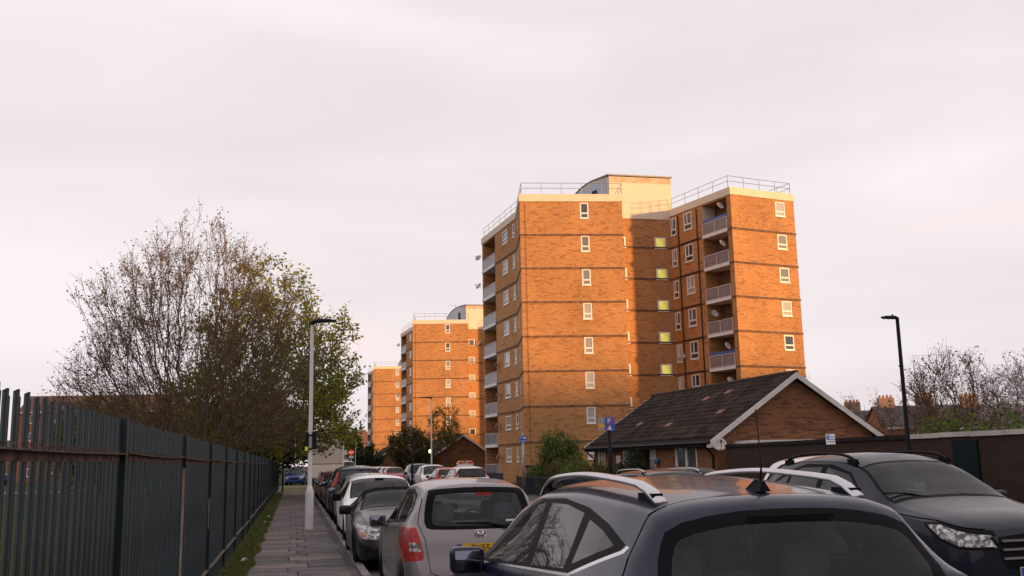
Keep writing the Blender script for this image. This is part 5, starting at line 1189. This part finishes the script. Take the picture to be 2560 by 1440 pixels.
b=MB(); b.lathe([(0,.0),(.06,.0),(.075,-.008),(.075,-.02),(0,-.02)],axis='y',k=24); em=b.build('badge',MT['chrome'],o,True,(0,KL/2+.035,.845)); em.scale=(1.3,1,.62)
b=MB(); b.lathe([(0,.0),(.058,.0),(.058,-.006)],axis='y',k=24); b.build('badge_face',MT['sign_blue'],em,False,(0,.004,0))
b=MB(); b.box(-.26,.26,.0,.014,.46,.572); pl=b.build('number_plate',MT['plate_white'],o,False,(0,KL/2+.005,0)); t=mobj('lettering',text_mesh('E',.095),MT['black_paint'],pl,(.16,.016,.515)); t.rotation_euler=(R(90),0,math.pi)
b=MB(); b.box(.215,.258,.0142,.016,.464,.568); b.build('blue_band',MT['sign_blue'],pl)
for sg in(-1,1):
    b=MB(); b.path([(sg*.58,0,.86),(sg*.66,-.04,.815),(sg*.76,-.14,.845),(sg*.80,-.24,.90)],.010,6); b.build('daytime_lamp',MT['lamp_clear'],o,True,(0,KL/2-.045,0))
b=MB(); b.box(-.10,.10,-.03,.03,0,.07); b.build('mirror_pod',MT['trim_black'],o,False,(0,KL/2-1.86,1.44))
for sg,wd in ((.25,.55),(-.35,.5)):
    b=MB(); b.path([(sg,KL/2-1.21,1.205),(sg+.28,KL/2-1.33,1.262),(sg+wd,KL/2-1.36,1.268)],.009,5); b.build('wiper',MT['trim_black'],o)
# ---- mauve-silver hatchback seen from behind ----------------------------------------------
JL=3.83
jz=dict(L=JL,W=1.675,n=90,rk=.22,re=.82,hoodw=.80,
  top=[(0,.50),(.05,.64),(.15,.76),(.45,.90),(.75,1.0),(1.70,1.45),(2.1,1.515),(2.6,1.525),(3.2,1.485),(3.42,1.45),(3.46,1.42),(3.60,1.14),(3.68,.98),(3.73,.90),(3.76,.74),(3.80,.60),(3.83,.42)],
  belt=[(0,.60),(.3,.74),(.8,.92),(2.0,.96),(3.0,1.02),(3.83,1.02)],
  wid=[(0,.60),(.08,.72),(.3,.80),(.8,.835),(3.1,.835),(3.5,.815),(3.74,.76),(3.83,.66)],
  roofw=[(0,.55),(.8,.68),(1.7,.58),(2.4,.59),(3.2,.575),(3.46,.56),(3.83,.56)],wheels=(.76,3.21),wr=.29,cabin=(.9,3.3),seats=(1.95,2.75),mirror=(1.32,.99),seatz=-.02)
def jz_regions(S):
    L=JL; Rg=[]
    fr=S.side([(.98,.06),(1.3,.45),(1.70,.86),(2.1,.96),(2.8,.95),(3.16,.86),(3.34,.45),(3.28,.12),(2.9,.06)]); Rg.append(('window_frame','trim_black','s',fr,sidec))
    Rg.append(('side_window','car_glass_tint','s',shrink(S.side([(1.38,.12),(1.42,.50),(1.74,.82),(2.12,.90),(2.16,.12)]),.004),sidec)); Rg.append(('side_window','car_glass_tint','s',shrink(S.side([(2.26,.12),(2.22,.90),(2.78,.88),(2.82,.12)]),.004),sidec)); Rg.append(('quarter_window','car_glass_tint','s',shrink(S.side([(2.88,.14),(2.85,.86),(3.10,.80),(3.26,.45),(3.22,.2)]),.004),sidec))
    Rg.append(('windscreen','car_glass','p',screen(S,.84,1.66,.94,.93),frontc(L,1.8)))
    rb=[(.0,.985),(.50,.99),(.60,1.02),(.585,1.2),(.535,1.39),(.50,1.415),(0,1.435)]; Rg.append(('rear_screen_border','trim_black','x',chaikin(rb+[(-x,z) for x,z in rb[::-1] if x>0],1),rearc(L,3.35)))
    ri=[(.0,1.02),(.46,1.03),(.52,1.06),(.50,1.2),(.46,1.345),(.42,1.36),(0,1.372)]; Rg.append(('rear_screen','car_glass','x',chaikin(ri+[(-x,z) for x,z in ri[::-1] if x>0],1),rearc(L,3.35)))
    lc=lambda f:abs(f.calc_center_median().x)>.50 and L/2-f.calc_center_median().y>3.2
    lp=[(.635,.69),(.615,.72),(.64,.86),(.685,1.01),(.71,1.03),(.90,1.03),(.90,.67),(.72,.68)]
    for sg in (1,-1): Rg.append(('tail_lamp','lamp_red','x',[(sg*x,z) for x,z in lp],lc))
    l2=[(.645,.775),(.66,.865),(.77,.875),(.77,.785)]
    for sg in (1,-1): Rg.append(('tail_lamp_lens','lamp_clear','x',[(sg*x,z) for x,z in l2],lambda f:lc(f) and f.normal.y<-.2))
    Rg.append(('hatch_gap','gap','p',gapline([(-.56,3.40),(0,3.375),(.56,3.40)],.010),lambda f:f.normal.z>.5))
    hg=[(.565,1.42),(.63,1.2),(.665,1.06),(.60,.90),(.575,.72),(.55,.56),(.4,.50),(0,.49)]
    for sg in (1,-1): Rg.append(('hatch_gap','gap','x',gapline([(sg*x,z) for x,z in hg],.008),rearc(L,3.3)))
    for s_ in (2.20,2.98): Rg.append(('door_gap','gap','s',gapline([(s_,.42),(s_,S.band(s_,.02))],.008),sidec))
    Rg.append(('headlamp','lamp_clear','s',[(-.1,.60),(-.1,.74),(.36,.86),(.50,.84),(.30,.66)],lambda f:abs(f.calc_center_median().x)>.45))
    Rg.append(('bumper_insert','trim_black','x',[(-.5,.30),(-.45,.40),(.45,.40),(.5,.30)],rearc(L,3.6)))
    return Rg
jz['regions']=jz_regions
JX,JR=1.98,10.60
o,S=car('silver_hatchback',jz,'p_mauve',(JX,JR+JL/2,0),0,'mauve silver hatchback with yellow rear number plate, parked ahead of the dark grey SUV')
def onrear(S,z,smin): 
    # station where the tail profile crosses height z
    xs=np.linspace(smin,S.L,800); zz=S.top(xs); i=int(np.argmin(np.abs(zz-z))); return S.L/2-xs[i]
y_=onrear(S,.84,3.4); b=MB(); b.box(-.26,.26,-.012,0,.735,.846); pl=b.build('number_plate',MT['plate_yellow'],o,False,(0,y_-.012,0)); t=mobj('lettering',text_mesh('EX55 E',.105),MT['black_paint'],pl,(.03,-.0135,.790)); t.rotation_euler=(R(90),0,0); t.scale=(.92,1,1)
b=MB(); b.box(-.258,-.215,-.0135,-.012,.737,.844); b.build('blue_band',MT['sign_blue'],pl)
y_=onrear(S,.935,3.4); bad=empty('badge',(0,y_-.014,.935),0,o); b=MB()
ring=[(.052*math.copysign(abs(math.cos(a))**.45,math.cos(a)),.046*math.copysign(abs(math.sin(a))**.45,math.sin(a))) for a in np.linspace(0,2*math.pi,28,endpoint=False)]; b.path([(x,0,z) for x,z in ring]+[(ring[0][0],0,ring[0][1])],.006,5)
b.hexa([(-.034,-.006,.034),(-.020,-.006,.034),(-.020,.006,.034),(-.034,.006,.034),(-.026,-.006,-.034),(-.010,-.006,-.034),(-.010,.006,-.034),(-.026,.006,-.034)][4:]+[(-.034,-.006,.034),(-.020,-.006,.034),(-.020,.006,.034),(-.034,.006,.034)]); b.hexa([(.010,-.006,-.034),(.026,-.006,-.034),(.026,.006,-.034),(.010,.006,-.034),(.020,-.006,.034),(.034,-.006,.034),(.034,.006,.034),(.020,.006,.034)]); b.box(-.018,.018,-.006,.006,-.008,.004)
b.build('emblem',MT['chrome'],bad,True)
y_=onrear(S,.99,3.4); b=MB(); b.path([(.33,y_-.03,.93),(.30,y_-.02,1.0),(.10,y_+.02,1.045),(-.25,y_+.035,1.055)],[.014,.014,.010,.007],6); b.build('rear_wiper',MT['trim_black'],o)
y_=onrear(S,1.37,3.4); b=MB(); b.box(-.01,.17,-.006,.006,1.335,1.372); b.build('high_brake_lamp',MT['lamp_red'],o,False,(0,y_-.005,0))
b=MB(); b.box(.30,.44,-.001,.001,1.06,1.08); b.build('window_sticker',MT['sign_white'],o,False,(0,onrear(S,1.07,3.4)-.006,0))
b=MB(); b.path([(0,0,0),(0,-.06,.14)],[.004,.002],5) 
# ---- black soft-top roadster facing us ------------------------------------------------------
RL=4.09
ro=dict(L=RL,W=1.78,n=80,rk=.18,re=.80,hoodw=.82,
  top=[(0,.42),(.04,.55),(.15,.66),(.6,.80),(1.35,.92),(1.62,.97),(2.18,1.24),(2.45,1.29),(2.85,1.25),(3.35,1.02),(3.6,.97),(3.9,.94),(4.02,.8),(4.09,.45)],belt=[(0,.52),(.3,.66),(1.2,.82),(2.2,.86),(3.2,.92),(4.09,.86)],
  wid=[(0,.58),(.08,.72),(.3,.83),(.8,.885),(3.3,.89),(3.8,.84),(4.09,.66)],roofw=[(0,.55),(1.6,.70),(2.18,.60),(2.9,.60),(3.4,.66),(4.09,.6)],wheels=(.80,3.30),wr=.325,cabin=(1.65,3.2),seats=(2.75,),mirror=(1.92,.92),seatz=-.16)
def ro_regions(S):
    L=RL; Rg=[]; Rg.append(('soft_top','soft_top','s',[(2.05,.80),(2.02,1.45),(3.5,1.45),(3.5,.88),(3.35,.93)],lambda f:f.calc_center_median().z>S.band(min(3.4,max(2.0,L/2-f.calc_center_median().y)),.08)))
    Rg.append(('side_window','car_glass_tint','s',shrink(S.side([(1.86,.10),(2.22,.84),(2.6,.90),(2.86,.75),(2.86,.12)]),.006),sidec))
    Rg.append(('windscreen_border','trim_black','p',screen(S,1.60,2.20,.99,.99),frontc(L,2.3))); Rg.append(('windscreen','car_glass','p',screen(S,1.66,2.14,.94,.93),frontc(L,2.3)))
    Rg.append(('headlamp','lamp_clear','s',[(-.1,.50),(-.1,.60),(.40,.72),(.62,.74),(.40,.62),(.2,.53)],lambda f:abs(f.calc_center_median().x)>.46)); Rg.append(('indicator','lamp_amber','s',[(.12,.54),(.14,.60),(.38,.665),(.40,.625)],lambda f:abs(f.calc_center_median().x)>.60))
    Rg.append(('grille','trim_black','x',[(.03,.44),(.06,.53),(.22,.53),(.24,.44)],lambda f:f.normal.y>.3)); Rg.append(('grille','trim_black','x',[(-.03,.44),(-.06,.53),(-.22,.53),(-.24,.44)],lambda f:f.normal.y>.3))
    Rg.append(('bonnet_gap','gap','p',gapline([(.68,.35),(.72,1.0),(.70,1.5)],.010),lambda f:f.normal.z>.3)); Rg.append(('bonnet_gap','gap','p',gapline([(-.68,.35),(-.72,1.0),(-.70,1.5)],.010),lambda f:f.normal.z>.3)); Rg.append(('door_gap','gap','s',gapline([(1.62,.35),(1.66,.82)],.010),sidec))
    return Rg
ro['regions']=ro_regions
o,S=car('black_roadster',ro,'p_black',(1.86,16.15+RL/2,0),math.pi,'black roadster with a folded-up fabric top facing the viewer behind the mauve hatchback')
# ---- white saloon facing us -------------------------------------------------------------------
sal=hatch_spec(4.62,1.80,1.45,.95,.99,.93,1.30,2.15,3.35,notch=True,wr=.33,glass='car_glass_tint'); sal['mirror_mat']='trim_black'
o,S=car('white_saloon',sal,'p_white',(1.93,21.2+2.31,0),math.pi,'white saloon facing the viewer with black door mirrors, behind the black roadster')
b=MB(); b.box(-.10,.10,-.03,.03,-.03,.05); b.build('mirror_pod',MT['trim_black'],o,False,(0,4.62/2-2.02,1.33))
# ---- dark hatch, tall black SUV, further parked cars on the left ------------------------------
hat=hatch_spec(4.1,1.74,1.47,.96,.99,.92); 
o,S=car('grey_hatchback',hat,'p_grey',(2.02,26.6+2.05,0),0,'grey hatchback with a short roof aerial between the white saloon and the tall black car')
b=MB(); b.path([(0,0,0),(0,-.10,.20)],[.006,.003],5); b.build('roof_aerial',MT['black_paint'],o,False,(0,4.1/2-3.2,1.42))
crv=hatch_spec(4.55,1.80,1.68,1.06,1.10,1.04,1.15,1.95,3.95,tail=1.08,tall_lamp=True,lampz=(1.0,1.4),wr=.35)
o,S=car('black_suv',crv,'p_black',(1.98,31.3+2.27,0),0,'tall black SUV with tall red tail lamps parked beyond the grey hatchback')
o,S=car('dark_hatchback',hat,'p_navy',(1.98,36.6+2.05,0),0,'navy hatchback parked between the tall black SUV and the red hatchback')
o,S=car('dark_hatchback',hat,'p_black',(1.95,41.6+2.05,0),0,'black hatchback partly hidden just before the red hatchback near the lorry')
o,S=car('red_hatchback',hat,'p_red',(1.98,46.8+2.05,0),0,'red hatchback parked on the pavement side near the lorry')
o,S=car('red_hatchback',hat,'p_grey',(1.98,52.3+2.05,0),0,'grey hatchback just behind the box lorry')
# ---- right-hand row -------------------------------------------------------------------------
est=hatch_spec(4.6,1.80,1.48,.96,.99,.94,1.25,2.05,4.0,wr=.32); suvb=hatch_spec(4.5,1.82,1.70,1.05,1.1,1.04,1.15,1.95,3.8,tail=1.05,wr=.35); mpv=hatch_spec(4.4,1.78,1.62,1.0,1.05,.98,1.0,1.85,3.75,tail=1.0,tall_lamp=True,lampz=(.9,1.3)); v70=hatch_spec(4.72,1.82,1.54,.97,1.0,.95,1.3,2.1,4.15,tall_lamp=True,lampz=(.72,1.2),wr=.32)
RX=8.22
o,S=car('white_suv',suvb,'p_white',(9.85,16.4,.004),math.pi,'white SUV parked in the bay behind the dark grey SUV, before the dark wall','cars parked on the far side')
o,S=car('black_estate',est,'p_black',(7.65,19.6,0),math.pi,'black estate with silver roof rails parked behind the dark grey facing SUV','cars parked on the far side'); roof_rail(S,o,2.1,4.0,.93,.045,'rail_silver',.02)
o,S=car('black_estate',est,'p_black',(10.05,24.2,.004),math.pi,'black estate without roof rails parked in front of the bungalow','cars parked on the far side')
o,S=car('white_estate',v70,'p_white',(RX,46.2+2.36,0),0,'white estate with tall red tail lamps and an orange light bar on its roof','cars parked on the far side')
b=MB(); b.hexa([(-.42,-.14,0),(.42,-.14,0),(.42,.14,0),(-.42,.14,0),(-.30,-.10,.15),(.30,-.10,.15),(.30,.10,.15),(-.30,.10,.15)]); lb=b.build('light_bar',MT['orange_plastic'],o,False,(.05,.1,1.64)); b=MB(); b.box(-.40,.40,-.12,.12,-.12,-.002); b.build('bar_mount',MT['rail_silver'],lb); b=MB(); b.box(-.10,.10,-.145,-.10,.03,.13); b.build('clear_lens',MT['lamp_clear'],lb); b=MB(); b.box(-.34,-.14,-.145,-.118,.02,.07); b.box(.14,.34,-.145,-.118,.02,.07); b.build('dark_lens',MT['trim_black'],lb)
o,S=car('silver_hatchback_far',hat,'p_red',(RX-.1,52.0+2.05,0),0,'dark red hatchback parked just past the white estate','cars parked on the far side')
o,S=car('white_mpv',mpv,'p_white',(RX-.05,57.5+2.2,0),math.pi,'white people carrier parked beyond the dark red hatchback','cars parked on the far side')
o,S=car('black_mpv',suvb,'p_navy',(RX,64.5+2.25,0),math.pi,'navy SUV with pale roof reflection parked beyond the thin black post','cars parked on the far side')
o,S=car('red_saloon',hat,'p_red',(RX-.25,79+2.05,0),math.pi,'bright red hatchback facing the viewer on the far side','cars parked on the far side')
for i,y_ in enumerate((86,92,99,106)):
    o,S=car('silver_hatchback_far',hat,'p_silver',(RX-.2,y_,0),math.pi,'silver hatchback in the far row, '+['just beyond the bright red hatchback','second beyond the bright red hatchback','third beyond the bright red hatchback','fourth beyond the bright red hatchback'][i],'cars parked on the far side')
p=atD(743,1172,90); o,S=car('blue_hatchback',hat,'p_blue',(p.x,p.y,0),R(172),'blue hatchback waiting in the side road beyond the fence','cars in the road')
p=atD(-6,1178,120); o,S=car('blue_hatchback',hat,'p_blue',(p.x,p.y,0),R(100),'blue hatchback beyond the field seen through the fence pales','cars in the road')
# ---- white van facing us ----------------------------------------------------------------------
van=hatch_spec(4.9,1.92,2.15,1.18,1.25,1.15,.85,1.75,4.7,tail=1.2,wr=.34)
p=atX(872,1160,6.0); o,S=car('white_van',van,'p_white',(6.0,p.y+2.4,0),math.pi,'white van coming down the street past the lorry','cars in the road',cat='van')
# ---- box lorry ---------------------------------------------------------------------------------
mat('lorry_cream',(.74,.65,.54),.6,var=.12,scale=2,stretch=(1,1,.3)); mat('shutter',(.68,.60,.52),.6,var=.2,scale=1.5,c2=(.58,.50,.43)); mat('lorry_red',(.35,.02,.02),.5)
T=empty('box_lorry',(2.12,67.5,0)); T.scale=(1,1,1.12); wl=1.15
b=MB(); b.box(-wl,-wl+.14,0,5.6,.95,3.42); b.box(wl-.14,wl,0,5.6,.95,3.42); b.box(-wl+.14,wl-.14,0,5.6,3.18,3.42); b.box(-wl+.14,wl-.14,0.2,5.6,.95,1.1); b.box(-wl+.14,wl-.14,5.4,5.6,1.1,3.18); b.build('box_body',MT['lorry_cream'],T)
for i in range(9):
    b=MB(); z=1.62+.172*i; b.box(-wl+.145,wl-.145,.05,.085,z,z+.166); b.build('shutter_slat',MT['shutter'],T)
b=MB(); b.box(-wl+.145,wl-.145,.04,.12,3.17,3.178); b.box(-wl+.2,wl-.2,.09,.12,3.05,3.17); b.build('shutter_gap',MT['gap'],T)
b=MB(); b.box(-wl+.02,wl-.02,-.10,-.02,.80,1.60); tlb=b.build('tail_lift',MT['lorry_cream'],T); b=MB(); b.box(-wl+.1,wl-.1,-.115,-.101,1.585,1.62); b.build('tail_lift_edge',MT['rust'],tlb)
b=MB(); b.box(.25,1.0,-.012,0,3.24,3.36); b.build('yellow_plate',MT['sign_yellow'],T)
b=MB(); b.box(-.55,-.4,.1,7.4,.6,.85); b.box(.4,.55,.1,7.4,.6,.85); b.build('chassis',MT['black_paint'],T)
b=MB(); b.hexa([(-1.0,5.8,.5),(1.0,5.8,.5),(1.0,7.6,.5),(-1.0,7.6,.5),(-1.0,5.8,2.5),(1.0,5.8,2.5),(.95,7.2,2.45),(-.95,7.2,2.45)]); cb=b.build('cab',MT['p_white'],T); b=MB(); b.box(-1.01,1.01,6.3,7.0,1.55,2.2); b.build('cab_window',MT['window_glass'],cb)
for x in (-.9,.9):
    b=MB(); b.box(x-.11,x+.11,-.03,.0,.72,.80); b.build('tail_lamp',MT['lamp_red'],T)
ty,rm,dk=wheel_parts(.45,.28)
for y_ in (1.5,6.6):
    for sg in(-1,1): wo=empty('wheel',(sg*.92,y_,.45),0 if sg>0 else math.pi,T); mobj('tyre',ty,None,wo); mobj('rim',rm,None,wo)
tag(T,'cream box lorry with a closed roller shutter parked beyond the left row of cars','lorry')
